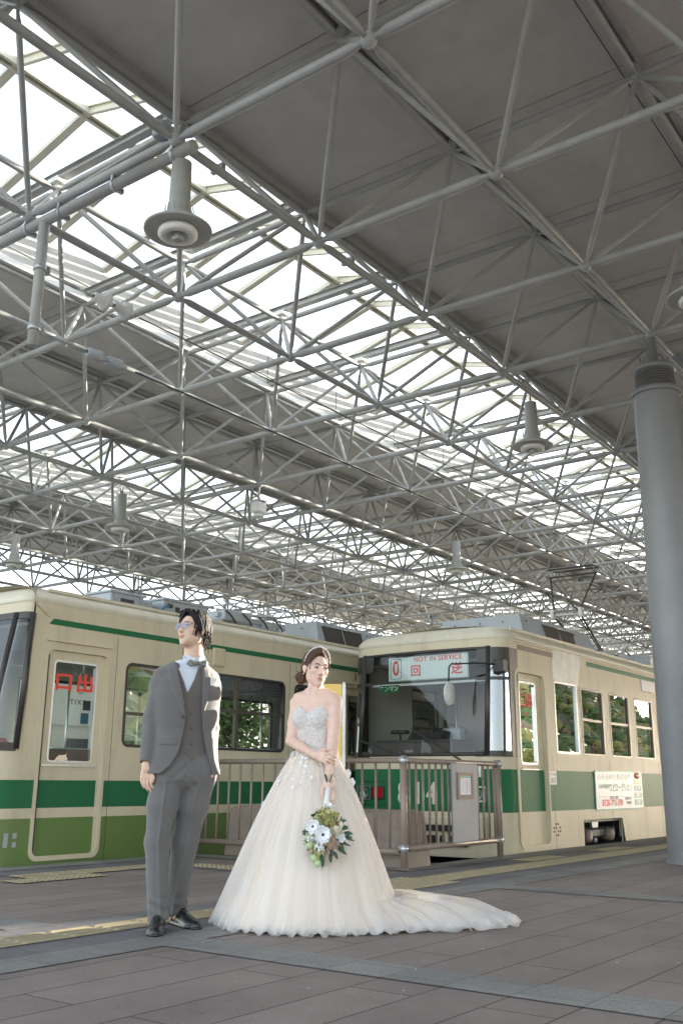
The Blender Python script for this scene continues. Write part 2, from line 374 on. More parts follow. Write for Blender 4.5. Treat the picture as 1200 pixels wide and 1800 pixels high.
for kind, ms in mem.items():
    ms = [q for q in ms if not in_sun_slot(q[0], q[1])]
    sc = []
    for k, (a, b2, r) in enumerate(ms):
        sc.append((score(a, b2, r) if b2 is not None else score(a, a+Vector((0, 0, .1)), r), k))
    sc.sort(reverse=True); top = {k for s, k in sc[:100] if s > 0}
    rest = MB()
    for k, (a, b2, r) in enumerate(ms):
        bb = MB() if k in top else rest
        n = 12 if k in top else 6
        if b2 is None:
            if k not in top and (a-cpos).length > 34: continue
            bb.ball(a, r, None, n if k in top else 6)
        else:
            d = (b2-a).normalized()
            e = 0.05; a2 = a+d*e; b3 = b2-d*e
            if k in top: bb.tube([a2, a2+d*.05, a2+d*.12, b3-d*.12, b3-d*.05, b3], [r*.55, r*.6, r, r, r*.6, r*.55], n, None, False)
            else: bb.tube([a2, b3], r, n, None, False)
        if k in top: bb.build(kind, m_steel, canopy)
    o = rest.build(kind, m_steel, canopy, fix=False); o["kind"] = "stuff"
canopy_inv = Matrix.Translation(-canopy.location)
XA, XB = NX0+2*i0-1, NX0+2*i1+1
def yj(j): return NY0+2*j
SOL = [(-11, 0.5), (2.5, 4.5), (6.5, 9.6)]  # near strip extended out of view to shade the tram side
SUN_SLOT = (29.0, 38.5, -7.1, -2.3)      # x0, x1, y0, y1 of an unseen roof slot added to let the low sun reach the couple
def cutbox(bb, x0, x1, y0, y1, z0, z1):
    hx0, hx1, hy0, hy1 = SUN_SLOT
    if x1 <= hx0 or x0 >= hx1 or y1 <= hy0 or y0 >= hy1: bb.box(x0, x1, y0, y1, z0, z1); return
    if x0 < hx0: bb.box(x0, hx0, y0, y1, z0, z1)
    if x1 > hx1: bb.box(hx1, x1, y0, y1, z0, z1)
    xa, xb = max(x0, hx0), min(x1, hx1)
    if y0 < hy0: bb.box(xa, xb, y0, hy0, z0, z1)
    if y1 > hy1: bb.box(xa, xb, hy1, y1, z0, z1)
for (a, c) in SOL:
    y0, y1 = yj(a), yj(c)
    bb = MB(); nn = max(1, int(round((y1-y0)/2)))
    for k in range(nn):      # boards with open seams between them
        ya = y0+(y1-y0)*k/nn; yb = y0+(y1-y0)*(k+1)/nn
        if k == 0 and a < 0:      # boards either side of the added sun slot
            for (za, zb) in ((ZC, ZC+.05), (ZC+.09, ZC+.24)): bb.prism([(29, -7.1), (38.5, -7.1), (38.5, -6.60), (29, -3.70)], za, zb, 2); bb.prism([(29, -2.84), (38.5, -5.74), (38.5, -2.3), (29, -2.3)], za, zb, 2)
        for q in range(int((XB-XA)/2)+(35 if a < 0 else 0)):  # extra boards out of view, added to keep sky glare off the tram
            xa = XA+2*q; cutbox(bb, xa+.006, xa+1.994, ya+.006, yb-.006, ZC, ZC+.05)
    bb.build("ceiling_panel", m_ceil, canopy)
    bb = MB(); cutbox(bb, XA, XB+(70 if a < 0 else 0), y0+.02, y1-.02, ZC+.09, ZC+.24); bb.build("roof_deck", m_seam, canopy)
    # purlins above the upper nodes
    bb = MB(); y = y0+1 if abs(a*2-round(a*2)) < 1e-6 else y0
    for j in np.arange(math.ceil(a-.5)+.5, c+.01, 1.0):
        for s in ((-.07, -.03), (.03, .07)):
            if y0 < yj(j)+s[0] and yj(j)+s[1] < y1: bb.box(XA, 18 if yj(j) < -1.5 else XB, yj(j)+s[0], yj(j)+s[1], ZC-.07, ZC-.001)
        if j > -5:
            for i in range(i0, i1): bb.tube([gp(i+.5, j, ZU), gp(i+.5, j, ZC)], .05, 6, None, False)
    bb.build("purlin", m_steel, canopy)
ZE, ZR = 7.98, 8.52
for (a, c) in ((0.5, 2.5), (4.5, 6.5)):
    ya, yc = yj(a), yj(c); ym = (ya+yc)/2
    for (yy, s) in ((ya, -1), (yc, 1)):
        bb = MB(); bb.box(XA, XB, min(yy, yy+s*.06), max(yy, yy+s*.06), 7.30, ZE+.02)
        o = bb.build("fascia", m_fascia, canopy)
        bb = MB(); yi = yy-s*.001
        bb.box(XA, XB, min(yi-s*.10, yi), max(yi-s*.10, yi), 7.31, 7.40); bb.box(XA, XB, min(yi-s*.02, yi), max(yi-s*.02, yi), 7.60, 7.61)
        bb.build("fascia_rail", m_white, canopy)
        for q in range(6, 24):
            bb = MB(); bb.box(XA+2*q, XA+2*q+.012, min(yi-s*.004, yi), max(yi-s*.004, yi), 7.41, ZE); bb.build("fascia_joint", m_seam, canopy)
    bb = MB()
    for q in range(int(XB-XA)):
        x = XA+q+.3
        for (yy, s) in ((ya, 1), (yc, -1)):
            L = math.hypot(ym-ya, ZR-ZE); an = math.atan2(ZR-ZE, (ym-yy))
            T = Matrix.Translation((x, yy, ZE)) @ Matrix.Rotation(math.atan2(ZR-ZE, abs(ym-yy)) if s > 0 else math.atan2(ZR-ZE, -abs(ym-yy)), 4, 'X')
            bb.box(-.022, .022, 0, L, -.05, .03, None, T); bb.box(-.05, .05, 0, L, .03, .045, None, T)
    bb.build("rafter", m_rafter, canopy)
    bb = MB()
    for s in (-1, 1): bb.box(XA, XB, ym+s*.05-.02, ym+s*.05+.02, ZR-.07, ZR+.03)
    bb.box(XA, XB, ym-.03, ym+.03, ZR+.03, ZR+.05)
    bb.build("ridge_beam", m_rafter, canopy)
    bb = MB()
    bb.quad((XA, ya, ZE+.045), (XB, ya, ZE+.045), (XB, ym, ZR+.05), (XA, ym, ZR+.05)); bb.quad((XA, yc, ZE+.045), (XB, yc, ZE+.045), (XB, ym, ZR+.05), (XA, ym, ZR+.05))
    bb.build("skylight_glazing", m_pane, canopy)
    bb = MB(); bc = MB()
    for i in range(i0, i1):
        x = NX0+2*i+1
        bb.box(x-.05, x+.05, ya+.02, yc-.02, 7.40, 7.405); bb.box(x-.05, x+.05, ya+.02, yc-.02, 7.495, 7.50); bb.box(x-.006, x+.006, ya+.02, yc-.02, 7.405, 7.495)
        bc = MB(); bc.box(x-.09, x+.09, yj(a+1)-.09, yj(a+1)+.09, 7.34, 7.40); bc.box(x-.045, x+.045, yj(a+1)-.045, yj(a+1)+.045, 7.28, 7.34); bc.build('beam_cap', m_white, canopy)
    bb.build("cross_beam", m_steel, canopy)
for ch in canopy.children: ch.matrix_parent_inverse = canopy_inv
for ch in canopy.children: ch.matrix_parent_inverse = canopy_inv
# column
colm = thing("roof_column", "thick round grey steel column carrying the canopy at the right side of the picture", "column", (10.92, 3.41, 0))
part("shaft", colm, m_col, lambda b: b.lathe([(0.30, 0), (0.30, .012), (0.272, .012), (0.268, 2.5), (0.262, 5.28)], (0, 0, 0), 48))
part("collar", colm, m_col, lambda b: b.lathe([(0.262, 5.24), (0.285, 5.24), (0.29, 5.26), (0.29, 5.30), (0.24, 5.31)], (0, 0, 0), 48))
m_louv = mat('louvre_paint', (.16, .155, .15), .5, 0, .2, 10)
def louv(b):
    for k in range(7): z = 5.33+k*.03; b.lathe([(0.22, z), (0.235, z), (0.238, z+.012), (0.222, z+.02), (0.20, z+.022)], (0, 0, 0), 40)
part("vent_grille", colm, m_louv, louv)
part("cap_plate", colm, m_col, lambda b: (b.lathe([(0.19, 5.30), (0.19, 5.54)], (0, 0, 0), 32), b.lathe([(0.20, 5.54), (0.245, 5.55), (0.245, 5.60), (0.20, 5.62), (0.06, 5.64), (0.05, 6.0)], (0, 0, 0), 40),
    [b.tube([(.17*math.cos(a), .17*math.sin(a), 5.62), (.17*math.cos(a), .17*math.sin(a), 5.72)], .012, 6) for a in np.arange(0, 2*PI, PI/4)]))
part("drain_pipe", colm, m_col, lambda b: b.tube([(.42, -.40, 0), (.42, -.40, 5.5), (.2, -.2, 5.8)], .055, 12))
# pendant lamps
m_lampsh = mat("lamp_shade_paint", (0.40, 0.405, 0.39), 0.45, 0, 0.1, 5)
def lamp(x, y, z, label, spikes=True):
    L = thing("pendant_lamp", label, "hanging lamp", (x, y, z), 0, "round lamps hanging below the canopy")
    part("rod", L, m_dark, lambda b: b.tube([(0, 0, .62), (0, 0, ZL-z)], .012, 6))
    part("housing", L, m_lampsh, lambda b: (b.lathe([(0.001, .63), (.05, .63), (.085, .61), (.092, .2), (.10, .19), (.105, .12), (.12, .10), (.12, .02)], (0, 0, 0), 28), [b.tube([(.11*math.cos(a), .11*math.sin(a), .08), (.125*math.cos(a), .125*math.sin(a), .17)], .005, 4) for a in np.arange(0, 2*PI, PI/8)]))
    part("shade", L, m_lampsh, lambda b: b.lathe([(.13, .04), (.22, .02), (.285, -.03), (.285, -.045), (.26, -.045), (.20, -.03), (.15, -.03)], (0, 0, 0), 40))
    part("reflector_ring", L, m_white, lambda b: b.lathe([(.15, -.03), (.165, -.05), (.165, -.085), (.13, -.10), (.10, -.10), (.10, -.05), (.001, -.05)], (0, 0, 0), 36))
    part("bulb_box", L, m_lampsh, lambda b: b.bbox(-.04, .04, -.04, .04, -.13, -.05, .008))
    return L
lamp(5.02, 5.42, 5.28, "large round grey lamp hanging from the first joint of the frame, nearest of all")
lamp(11.9, 5.48, 5.35, "round lamp hanging near the skylight edge left of the thick column")
lamp(11.6, 13.6, 5.30, "round lamp far off above the roof equipment boxes of the left tram")
lamp(18.4, 10.4, 5.32, "distant round lamp hanging in the middle of the frame above the tram numbered 814")
lamp(12.4, 17.9, 5.30, "distant round lamp at the far left picture edge")
lamp(9.05, 2.36, 5.45, "round lamp hanging beside the top of the thick column at the right picture edge")
# ---------------------------------------------------------------- trams
m_cream = mat("cream_tram_paint", (0.62, 0.545, 0.40), 0.42, 0, 0.05, 2, 0.015, 3, dirt=0.32, coat=0.0, spec=0.08)
m_green = mat("green_tram_paint", (0.030, 0.150, 0.068), 0.42, 0, 0.06, 2, 0.015, 3, dirt=0.15, coat=0.0, spec=0.06)
m_lime = mat("lime_green_tram_paint", (0.130, 0.205, 0.062), 0.32, 0, 0.06, 2, 0.015, 3, dirt=0.15, coat=0.08, spec=0.3)
m_roofp = mat("tram_roof_paint", (0.62, 0.57, 0.45), 0.42, 0, 0.05, 3, dirt=0.3)
m_frame = mat("dark_window_frame", (0.05, 0.045, 0.042), 0.4, 0.3)
m_sash = mat("sash_metal", (0.11, 0.095, 0.08), 0.4, 0.5)
m_alu = mat("bare_aluminium", (0.55, 0.56, 0.57), 0.3, 0.8)
m_glass = glassmat("tram_glass", (0.86, 0.91, 0.89), 0.8, 0.0, 1.45, 0.0)
m_glassr = glassmat("reflecting_tram_glass", (0.5, 0.56, 0.54), 0.9, 0.0, 1.55, 0.16)
m_wsg = glassmat("windscreen_glass", (0.90, 0.94, 0.92), 0.5, 0.0, 1.45, 0.0)
m_inside = mat("tram_interior_panel", (0.66, 0.63, 0.54), 0.5, 0, 0.05, 3)
m_ceilin = mat("tram_interior_ceiling", (0.62, 0.63, 0.61), 0.5)
m_floor = mat("tram_floor", (0.24, 0.21, 0.18), 0.6)
m_seat = mat("blue_seat_cloth", (0.05, 0.12, 0.27), 0.9, sheen=0.3)
m_seatw = mat("white_seat_cover", (0.7, 0.74, 0.78), 0.8)
m_equip = mat("grey_blue_equipment_paint", (0.34, 0.37, 0.41), 0.4, 0, 0.06, 5, dirt=0.15)
m_grille = mat("black_grille", (0.035, 0.03, 0.028), 0.6, 0, 0.3, 60)
m_red = mat("red_lettering", (0.75, 0.06, 0.04), 0.5)
m_signw = mat("destination_sign_white", (0.72, 0.80, 0.78), 0.4)
m_num = mat("cream_number_paint", (0.66, 0.62, 0.48), 0.4)
m_ink = mat("black_lettering", (0.02, 0.02, 0.02), 0.5)
m_strap = mat("strap_ring_white", (0.62, 0.62, 0.52), 0.4)
m_strapo = mat("orange_strap", (0.55, 0.25, 0.06), 0.5)
m_console = mat("brown_console", (0.10, 0.075, 0.07), 0.5)
m_redl = mat("red_lamp_lens", (0.35, 0.01, 0.012), 0.15)
m_lens = glassmat("headlamp_lens", (0.92, 0.93, 0.95), 1.0, 0.02, 1.5, 0.08)
m_cyan = mat("blue_hose", (0.03, 0.16, 0.25), 0.5)
m_brown = mat("brown_panel", (0.22, 0.16, 0.13), 0.6)
def rrect(x0, x1, z0, z1, r, n=5):
    r = max(min(r, (x1-x0)/2-1e-4, (z1-z0)/2-1e-4), 1e-4); P = []
    for (cx, cz, a0) in ((x1-r, z1-r, 0), (x0+r, z1-r, 90), (x0+r, z0+r, 180), (x1-r, z0+r, 270)):
        for k in range(n+1): a = R(a0+90*k/n); P.append((cx+r*math.cos(a), cz+r*math.sin(a)))
    return P
def ring(b, A, B, ya, yb, mk, m, smooth=False):   # A outer, B inner loops, ring with depth ya(front)..yb
    n = len(A); vs = [mk(p, ya) for p in A]+[mk(p, ya) for p in B]+[mk(p, yb) for p in B]+[mk(p, yb) for p in A]
    fs = []
    for i in range(n):
        j = (i+1) % n; fs += [(i, j, n+j, n+i), (n+i, n+j, 2*n+j, 2*n+i), (3*n+i, 3*n+j, j, i)]
    b.add(vs, fs, m, smooth)
side = lambda y: (lambda p, d: (p[0], y+d, p[1]))
def wall(b, x0, x1, bands, holes, y, m_in=None, yi=None):
    xs = sorted({x0, x1} | {h[k] for h in holes for k in (0, 1) if x0 < h[k] < x1}); zs = sorted({v for bb in bands for v in bb[:2]} | {h[k] for h in holes for k in (2, 3)})
    for i in range(len(xs)-1):
        for k in range(len(zs)-1):
            cx, cz = (xs[i]+xs[i+1])/2, (zs[k]+zs[k+1])/2
            if any(h[0] < cx < h[1] and h[2] < cz < h[3] for h in holes): continue
            m = next((bb[2] for bb in bands if bb[0] < cz < bb[1]), None)
            if m is None: continue
            b.quad((xs[i], y, zs[k]), (xs[i+1], y, zs[k]), (xs[i+1], y, zs[k+1]), (xs[i], y, zs[k+1]), m)
            if m_in and zs[k+1] > 0.3: b.quad((xs[i], yi, zs[k]), (xs[i+1], yi, zs[k]), (xs[i+1], yi, zs[k+1]), (xs[i], yi, zs[k+1]), m_in)
def window(T, x0, x1, z0, z1, y, r=0.01, glass=None, split=None, mull=(), name="window", s=-1, shade=False, body=None, fr=0.03, fm=None):
    g = glass or m_glass; mk = side(y); fm = fm or m_frame
    b = MB(); R0 = rrect(x0, x1, z0, z1, 1e-3); R1 = rrect(x0, x1, z0, z1, r)
    if r > 0.03: ring(b, R0, R1, 0, -s*.05, mk, body or m_cream)
    ring(b, R1, rrect(x0+fr, x1-fr, z0+fr, z1-fr, max(r-fr, .005)), s*.004, -s*.045, mk, fm, False)
    f = b.build(name, None, T)
    part("pane", f, g, lambda b: b.add([mk(p, -s*.02) for p in rrect(x0+fr*.6, x1-fr*.6, z0+fr*.6, z1-fr*.6, max(r-fr, .005))], [tuple(range(24))]))
    def sashes(b):
        if split: b.box(x0+fr, x1-fr, min(y-s*.005, y-s*.035), max(y-s*.005, y-s*.035), split-.018, split+.018)
        for mx in mull: b.box(mx-.022, mx+.022, min(y, y-s*.04), max(y, y-s*.04), z0+fr, z1-fr)
        b.box(x0+fr, x0+fr+.02, min(y-s*.008, y-s*.035), max(y-s*.008, y-s*.035), z0+fr, (split or z1)-.018); b.box(x1-fr-.02, x1-fr, min(y-s*.008, y-s*.035), max(y-s*.008, y-s*.035), z0+fr, (split or z1)-.018)
    if split or mull: part("sash", f, m_sash, sashes)
    return f
def straps(T, x0, x1, y, z, n, mm):
    for k in range(n):
        x = x0+(x1-x0)*(k+.5)/n
        b = MB(); b.tube([(x, y, z), (x, y, z-.13)], .012, 6, mm)
        c = [(x+.045*math.cos(a), y, z-.185+.055*math.sin(a)) for a in np.linspace(PI/2, 2.5*PI, 15)]
        b.tube(c, .007, 5, mm, False); b.build("hand_strap", None, T)
def outline(W, x1, L, rad=.30, bow=.06):
    P = [(x1, 0)]
    for k in range(9): a = R(90*k/8); P.append((rad-rad*math.sin(a)+bow, rad*.72-rad*.72*math.cos(a)))
    for k in range(1, 12): t = k/12; y = rad*.72+(W-2*rad*.72)*t; P.append((bow*(2*t-1)**2, y))
    for k in range(9): a = R(90-90*k/8); P.append((rad-rad*math.sin(a)+bow, W-(rad*.72-rad*.72*math.cos(a))))
    P.append((x1, W)); return P
def lean(z, k=.13, x=0, xm=.45): return k*max(0, z-1.13)/1.3*max(0, 1-max(0, x)/xm)
def roofmesh(b, W, L, prof, m, rad=.30, bow=.06, x1=.5, lk=.13, rows=None):
    O = outline(W, x1, L, rad, bow); n = len(O); vs = []; fs = []
    for (s, d, z) in prof:
        for (x, y) in O:
            f = 1 if x < x1-.01 else 0
            vs.append((x+d+lean(2.5, lk, x) if f else x1, W/2+(y-W/2)*s, z))
        # rear end
    for k in range(len(prof)-1):
        for i in range(n-1): fs.append((k*n+i, k*n+i+1, (k+1)*n+i+1, (k+1)*n+i))
    b.add(vs, fs, m, True)
    vs = []; 
    for x in (x1, L):
        for (s, d, z) in prof: vs.append((x, W/2-W/2*s, z))
        for (s, d, z) in prof[::-1]: vs.append((x, W/2+W/2*s, z))
    k = len(prof)*2; b.add(vs, [(i, i+1, k+i+1, k+i) for i in range(k-1)], m, True)
    b.add([vs[k+i] for i in range(k)], [tuple(range(k))], m)
ROOFP = [(1, 0, 2.54), (1.012, -.01, 2.57), (1.0, 0, 2.60), (.975, .03, 2.645), (.93, .08, 2.685), (.85, .16, 2.715), (.6, .4, 2.75), (.3, .6, 2.77), (.01, .9, 2.775)]
def interior(T, W, L, x0, sy=.5):
    part("floor_pan", T, m_floor, lambda b: b.box(x0, L-.1, .06, W-.06, .28, .34))
    part("ceiling_liner", T, m_ceilin, lambda b: b.box(x0, L-.1, .06, W-.06, 2.33, 2.36))
    part("rear_wall", T, m_inside, lambda b: b.box(L-.1, L-.06, .06, W-.06, .3, 2.35))
    for (ya, yb) in ((.10, .52), (W-.52, W-.10)):
        s = 1 if ya < 1 else -1
        b = MB(); b.bbox(x0+2.0, L-1.5, ya, yb, .62, .78, .03, m_seat); yy = ya+.04 if s > 0 else yb-.04
        b.bbox(x0+2.0, L-1.5, min(yy-.04, yy+.04), max(yy-.04, yy+.04), .78, 1.18, .03, m_seat); b.box(x0+2.0, L-1.5, min(yy-.045, yy+.045), max(yy-.045, yy+.045), 1.10, 1.19, m_seatw)
        b.box(x0+2.0, L-1.5, ya+.03, yb-.1, .34, .62, m_brown)
        b.build("bench_seat", None, T)
    b = MB()
    for y in (.55, W-.55): b.tube([(x0+1, y, 2.12), (L-1.2, y, 2.12)], .014, 8)
    for x in np.arange(x0+1.9, L-1, 2.2):
        for y in (.55, W-.55): b.tube([(x, y, .34), (x, y, 2.33)], .014, 8)
    b.build("handrail", m_alu, T)
def bogie(T, xc, W):
    for y in (W/2-.6, W/2+.6):
        for x in (xc-.75, xc+.75):
            b = MB(); TT = Matrix.Translation((x, y, .12)) @ Matrix.Rotation(PI/2, 4, 'X'); b.lathe([(.001, -.06), (.10, -.06), (.11, -.03), (.26, -.03), (.33, -.05), (.33, .05), (.30, .06), (.001, .06)], (0, 0, 0), 28, m_dark, True, TT); b.build("wheel", None, T)
    b = MB()
    for y in (.16, W-.16):
        b.bbox(xc-.7, xc+.7, y-.06, y+.06, .06, .20, .03, m_dark); b.prism([(xc-.12, .34), (xc+.16, .34), (xc+.05, .0), (xc-.0, .0)], y-.02, y+.02, 1, m_galv)
        for x in (xc-.42, xc+.38):
            TT = Matrix.Translation((x, y-.02, .1)) @ Matrix.Rotation(PI/2, 4, 'X'); b.lathe([(.001, .11), (.07, .11), (.09, .08), (.09, -.1), (.001, -.1)], (0, 0, 0), 18, m_brown, True, TT)
        b.tube([(xc-.5, y, .16), (xc+.5, y, .16)], .03, 8, m_brown)
    b.build("bogie_frame", None, T)

m_skyrefl = mat('painted_sky_reflection', (.58, .57, .53), .4, 0, .12, 6, dirt=.4)  # sky mirrored in the tram side, painted as a pale patch
# ---- tram numbered 814
W8, L8 = 2.28, 13.2
T8 = thing("tram", "cream and green tram numbered 814 with a NOT IN SERVICE sign in its windscreen", "tram", (10.7, 5.52, 0))
bands8 = [(-.06, .455, m_cream), (.455, .955, m_green), (.955, 2.56, m_cream)]
holes8 = [(.47, 1.26, .06, 2.14), (1.60, 2.34, 1.18, 2.12)]+[(2.48+1.045*k, 3.27+1.045*k, 1.17, 2.10) for k in range(9)]
def body8(b):
    O = outline(W8, .5, L8); n = len(O)
    Z = [(-.06, .455, m_cream), (.455, .955, m_green), (.955, 1.13, m_cream), (2.42, 2.56, m_cream)]
    for (z0, z1, m) in Z:
        vs = [(x+lean(z0, .13, x), y, z0) for x, y in O]+[(x+lean(z1, .13, x), y, z1) for x, y in O]
        b.add(vs, [(i, i+1, n+i+1, n+i) for i in range(n-1)], m, True)
    for (ia, ib) in ((0, 2), (n-3, n-1)):     # corner posts on the side, behind the corner glass
        vs = [(x, y, 1.13) for x, y in O]+[(x+lean(2.42, .13, x), y, 2.42) for x, y in O]
        b.add(vs, [(i, i+1, n+i+1, n+i) for i in range(ia, ib)], m_cream, True)
    low = [h for h in holes8]+[(2.35, 3.75, -.2, .32)]
    wall(b, .5, L8, bands8, low, 0, m_inside, .05); wall(b, .5, L8, bands8, [h for h in holes8[1:]]+[(.9, 2.3, -.2, .32)], W8, m_inside, W8-.05)
    b.quad((L8, 0, -.06), (L8, W8, -.06), (L8, W8, 2.56), (L8, 0, 2.56), m_cream)
    b.prism([(3.75, .32), (3.75, -.06), (3.86, -.06)], 0, .02, 1, m_cream)
body = MB(); body8(body); body8o = body.build("body", None, T8)
part("roof", T8, m_roofp, lambda b: roofmesh(b, W8, L8, ROOFP, m_roofp))
part("gutter", T8, m_roofp, lambda b: (b.box(.45, L8, -.022, 0.0, 2.55, 2.575), b.box(.45, L8, .03, .05, 2.665, 2.70)))
part("roof_stripe", T8, m_green, lambda b: b.box(2.75, L8, -.003, 0, 2.425, 2.49))
part("roof_stripe", T8, m_brown, lambda b: b.box(.55, 2.0, -.003, 0, 2.425, 2.49))
part("painted_reflection", T8, m_skyrefl, lambda b: b.add([(p[0], -.0035, p[1]) for p in [(1.56, 2.13), (2.42, 2.13), (2.44, 2.25), (2.52, 2.4), (2.5, 2.53), (2.05, 2.535), (1.6, 2.53), (1.57, 2.3)]], [tuple(range(8))]))  # pale shape stands in for the sky's reflection above the first window
interior(T8, W8, L8, .6)
# windscreen
O8 = outline(W8, .5, L8); 
def ws8(b, z0, z1, y0, y1, off, m):
    ys = np.linspace(y0, y1, 13); rad = .30*.72; vs = []
    for z in (z0, z1):
        for y in ys: t = (y-rad)/(W8-2*rad); vs.append((.06*(2*t-1)**2+lean(z)+off, y, z))
    b.add(vs, [(i, i+1, 14+i, 13+i) for i in range(12)], m, True)
part("windscreen", T8, m_wsg, lambda b: ws8(b, 1.13, 2.42, .21, 2.07, .0, None))
def wsf(b):
    for (z, h) in ((1.13, .03), (2.42, .03)): 
        pts = [( .06*(2*(y-.216)/(W8-.432)-1)**2+lean(z)-.004, y, z) for y in np.linspace(.2, 2.08, 11)]; b.tube(pts, .022, 8, m_frame)
    for y in (.21, 2.07): b.tube([(.055, y, 1.12), (.06+lean(2.42)-.004, y, 2.44)], .034, 8, m_frame)
part("windscreen_frame", T8, None, wsf)
def cglass(b, ia, ib):
    n = len(O8); vs = [(x, y, 1.13) for x, y in O8]+[(x+lean(2.42, .13, x), y, 2.42) for x, y in O8]
    b.add(vs, [(i, i+1, n+i+1, n+i) for i in range(ia, ib)], None, True)
part("corner_window", T8, m_glassr, lambda b: cglass(b, 2, 9)); part("corner_window", T8, m_glassr, lambda b: cglass(b, len(O8)-10, len(O8)-3))
def ccap(b, ia, ib):
    n = len(O8)
    for q_ in (0,):
        for (z0, z1) in ((2.20, 2.425), (1.10, 1.17), (2.02, 2.06)):
            vs = [(x+lean(z0, .13, x)-.006*(1 if x < .4 else 0), y+(-.006 if y < 1 else .006)*(x > .1), z0) for x, y in O8]+[(x+lean(z1, .13, x)-.006*(1 if x < .4 else 0), y+(-.006 if y < 1 else .006)*(x > .1), z1) for x, y in O8]
            b.add(vs, [(i, i+1, n+i+1, n+i) for i in range(ia, ib)], m_frame, True)
        e = 1 if ia < 5 else n-2
        x, y = O8[e]; b.box(x-.05, x+.05+.12, y-.008 if y < 1 else y-.01, y+.01 if y < 1 else y+.008, 1.10, 2.425, m_frame)
part("corner_trim", T8, None, lambda b: ccap(b, 1, 10)); part("corner_trim", T8, None, lambda b: ccap(b, len(O8)-11, len(O8)-2))
# sign, console, wipers, mirror
def sign8(b): b.bbox(.172, .21, .50, 1.70, 2.07, 2.385, .012, m_signw)
sg = part("destination_sign", T8, None, sign8); RF = (R(90), 0, R(-90)); RS = (R(90), 0, 0)
text("sign_lettering", "NOT IN SERVICE", .085, m_red, sg, (.169, .94, 2.335), RF, 1.0, .001, spacing=1.15, bold=.0015)
text("sign_lettering", "回", .155, m_red, sg, (.169, 1.27, 2.185), RF, 1.05, .001, bold=.004); text("sign_lettering", "送", .155, m_red, sg, (.169, .66, 2.185), RF, 1.05, .001, bold=.004)
text("sign_lettering", "0", .26, m_red, sg, (.169, 1.575, 2.23), RF, .8, .001, bold=.004)
part("number_frame", sg, m_ink, lambda b: ring(b, rrect(1.49, 1.66, 2.10, 2.365, .03), rrect(1.496, 1.654, 2.106, 2.359, .026), 0, .002, lambda p, d: (.170-d, p[0], p[1]), None))
ws_ = part("conductor_sign", T8, m_green, lambda b: b.bbox(.20, .215, 1.55, 1.86, 1.93, 2.03, .006)); text("sign_lettering", "ワンマン", .075, m_white, ws_, (.197, 1.705, 1.98), RF, 1.0, .001, bold=.001)
part("light_bar", T8, m_white, lambda b: b.box(.27, .30, .22, 2.02, 2.02, 2.05))
def console(b):
    b.bbox(.16, .62, .75, 1.98, .9, 1.30, .02, m_console); b.prism([(.2, 1.30), (.55, 1.30), (.50, 1.42), (.35, 1.44)], .95, 1.45, 1, m_dark); b.box(.18, .5, .78, 1.9, 1.30, 1.32, m_dark)
    b.tube([(.3, 1.6, 1.3), (.3, 1.6, 1.42)], .015, 8, m_black); b.bbox(.25, .38, 1.5, 1.72, 1.40, 1.45, .01, m_black); b.bbox(.3, .36, 1.1, 1.12, 1.3, 1.46, .004, m_black)
    b.bbox(.55, .72, .86, 1.12, 1.32, 1.48, .02, m_equip)
part("driver_console", T8, None, console)
def dseat(b): b.bbox(.85, .95, .95, 1.45, .75, 1.5, .04, m_black); b.bbox(.6, .95, .95, 1.45, .7, .82, .04, m_black)
part("driver_seat", T8, None, dseat)
part("partition", T8, None, lambda b: (b.box(1.20, 1.23, .75, 1.25, .34, 2.1, m_brown), b.tube([(1.2, 1.27, .34), (1.2, 1.27, 2.3)], .016, 8, m_alu), b.tube([(1.2, .73, .34), (1.2, .73, 2.3)], .016, 8, m_alu), b.tube([(1.2, .73, 2.1), (1.2, 1.27, 2.1)], .012, 8, m_alu)))
part("fare_box", T8, None, lambda b: (b.bbox(1.0, 1.25, .32, .62, .34, 1.2, .02, m_equip), b.bbox(1.02, 1.2, .36, .56, 1.2, 1.45, .02, m_black), b.box(.995, 1.0, .36, .58, 1.0, 1.12, m_white)))
def wiper(b, p0, p1): 
    b.tube([p0, p1], .011, 6, m_black); d = (Vector(p1)-Vector(p0)); a = Vector(p0)+d*.42; b.box(0, .46*1.3, -.012, .0, -.008, .012, m_black, Matrix.Translation(a+Vector((-.018, 0, .0))) @ (d.to_track_quat('X', 'Z').to_matrix().to_4x4()))
part("wiper", T8, None, lambda b: wiper(b, (-.02, 1.10, 1.02), (.045, 2.0, 1.30))); part("wiper", T8, None, lambda b: wiper(b, (-.02, .46, 1.02), (.03, 1.10, 1.36)))
mr = part("mirror", T8, None, lambda b: b.lathe([(.001, .012), (.10, .010), (.112, 0), (.10, -.02), (.001, -.03)], (0, 0, 0), 28, m_porc, True, Matrix.Translation((-.30, .50, 1.83)) @ Matrix.Rotation(R(-8), 4, 'Z') @ Matrix.Rotation(R(90), 4, 'X') @ Matrix.Diagonal((.95, 1.35, 1, 1))))
part("mirror_arm", mr, m_black, lambda b: b.tube([(.2, .05, 2.20), (-.1, .2, 2.20), (-.28, .48, 2.19), (-.30, .50, 2.15), (-.30, .52, 1.84)], .011, 6))
part("mirror_bracket", mr, m_black, lambda b: b.bbox(.10, .24, -.02, .12, 2.10, 2.26, .01))
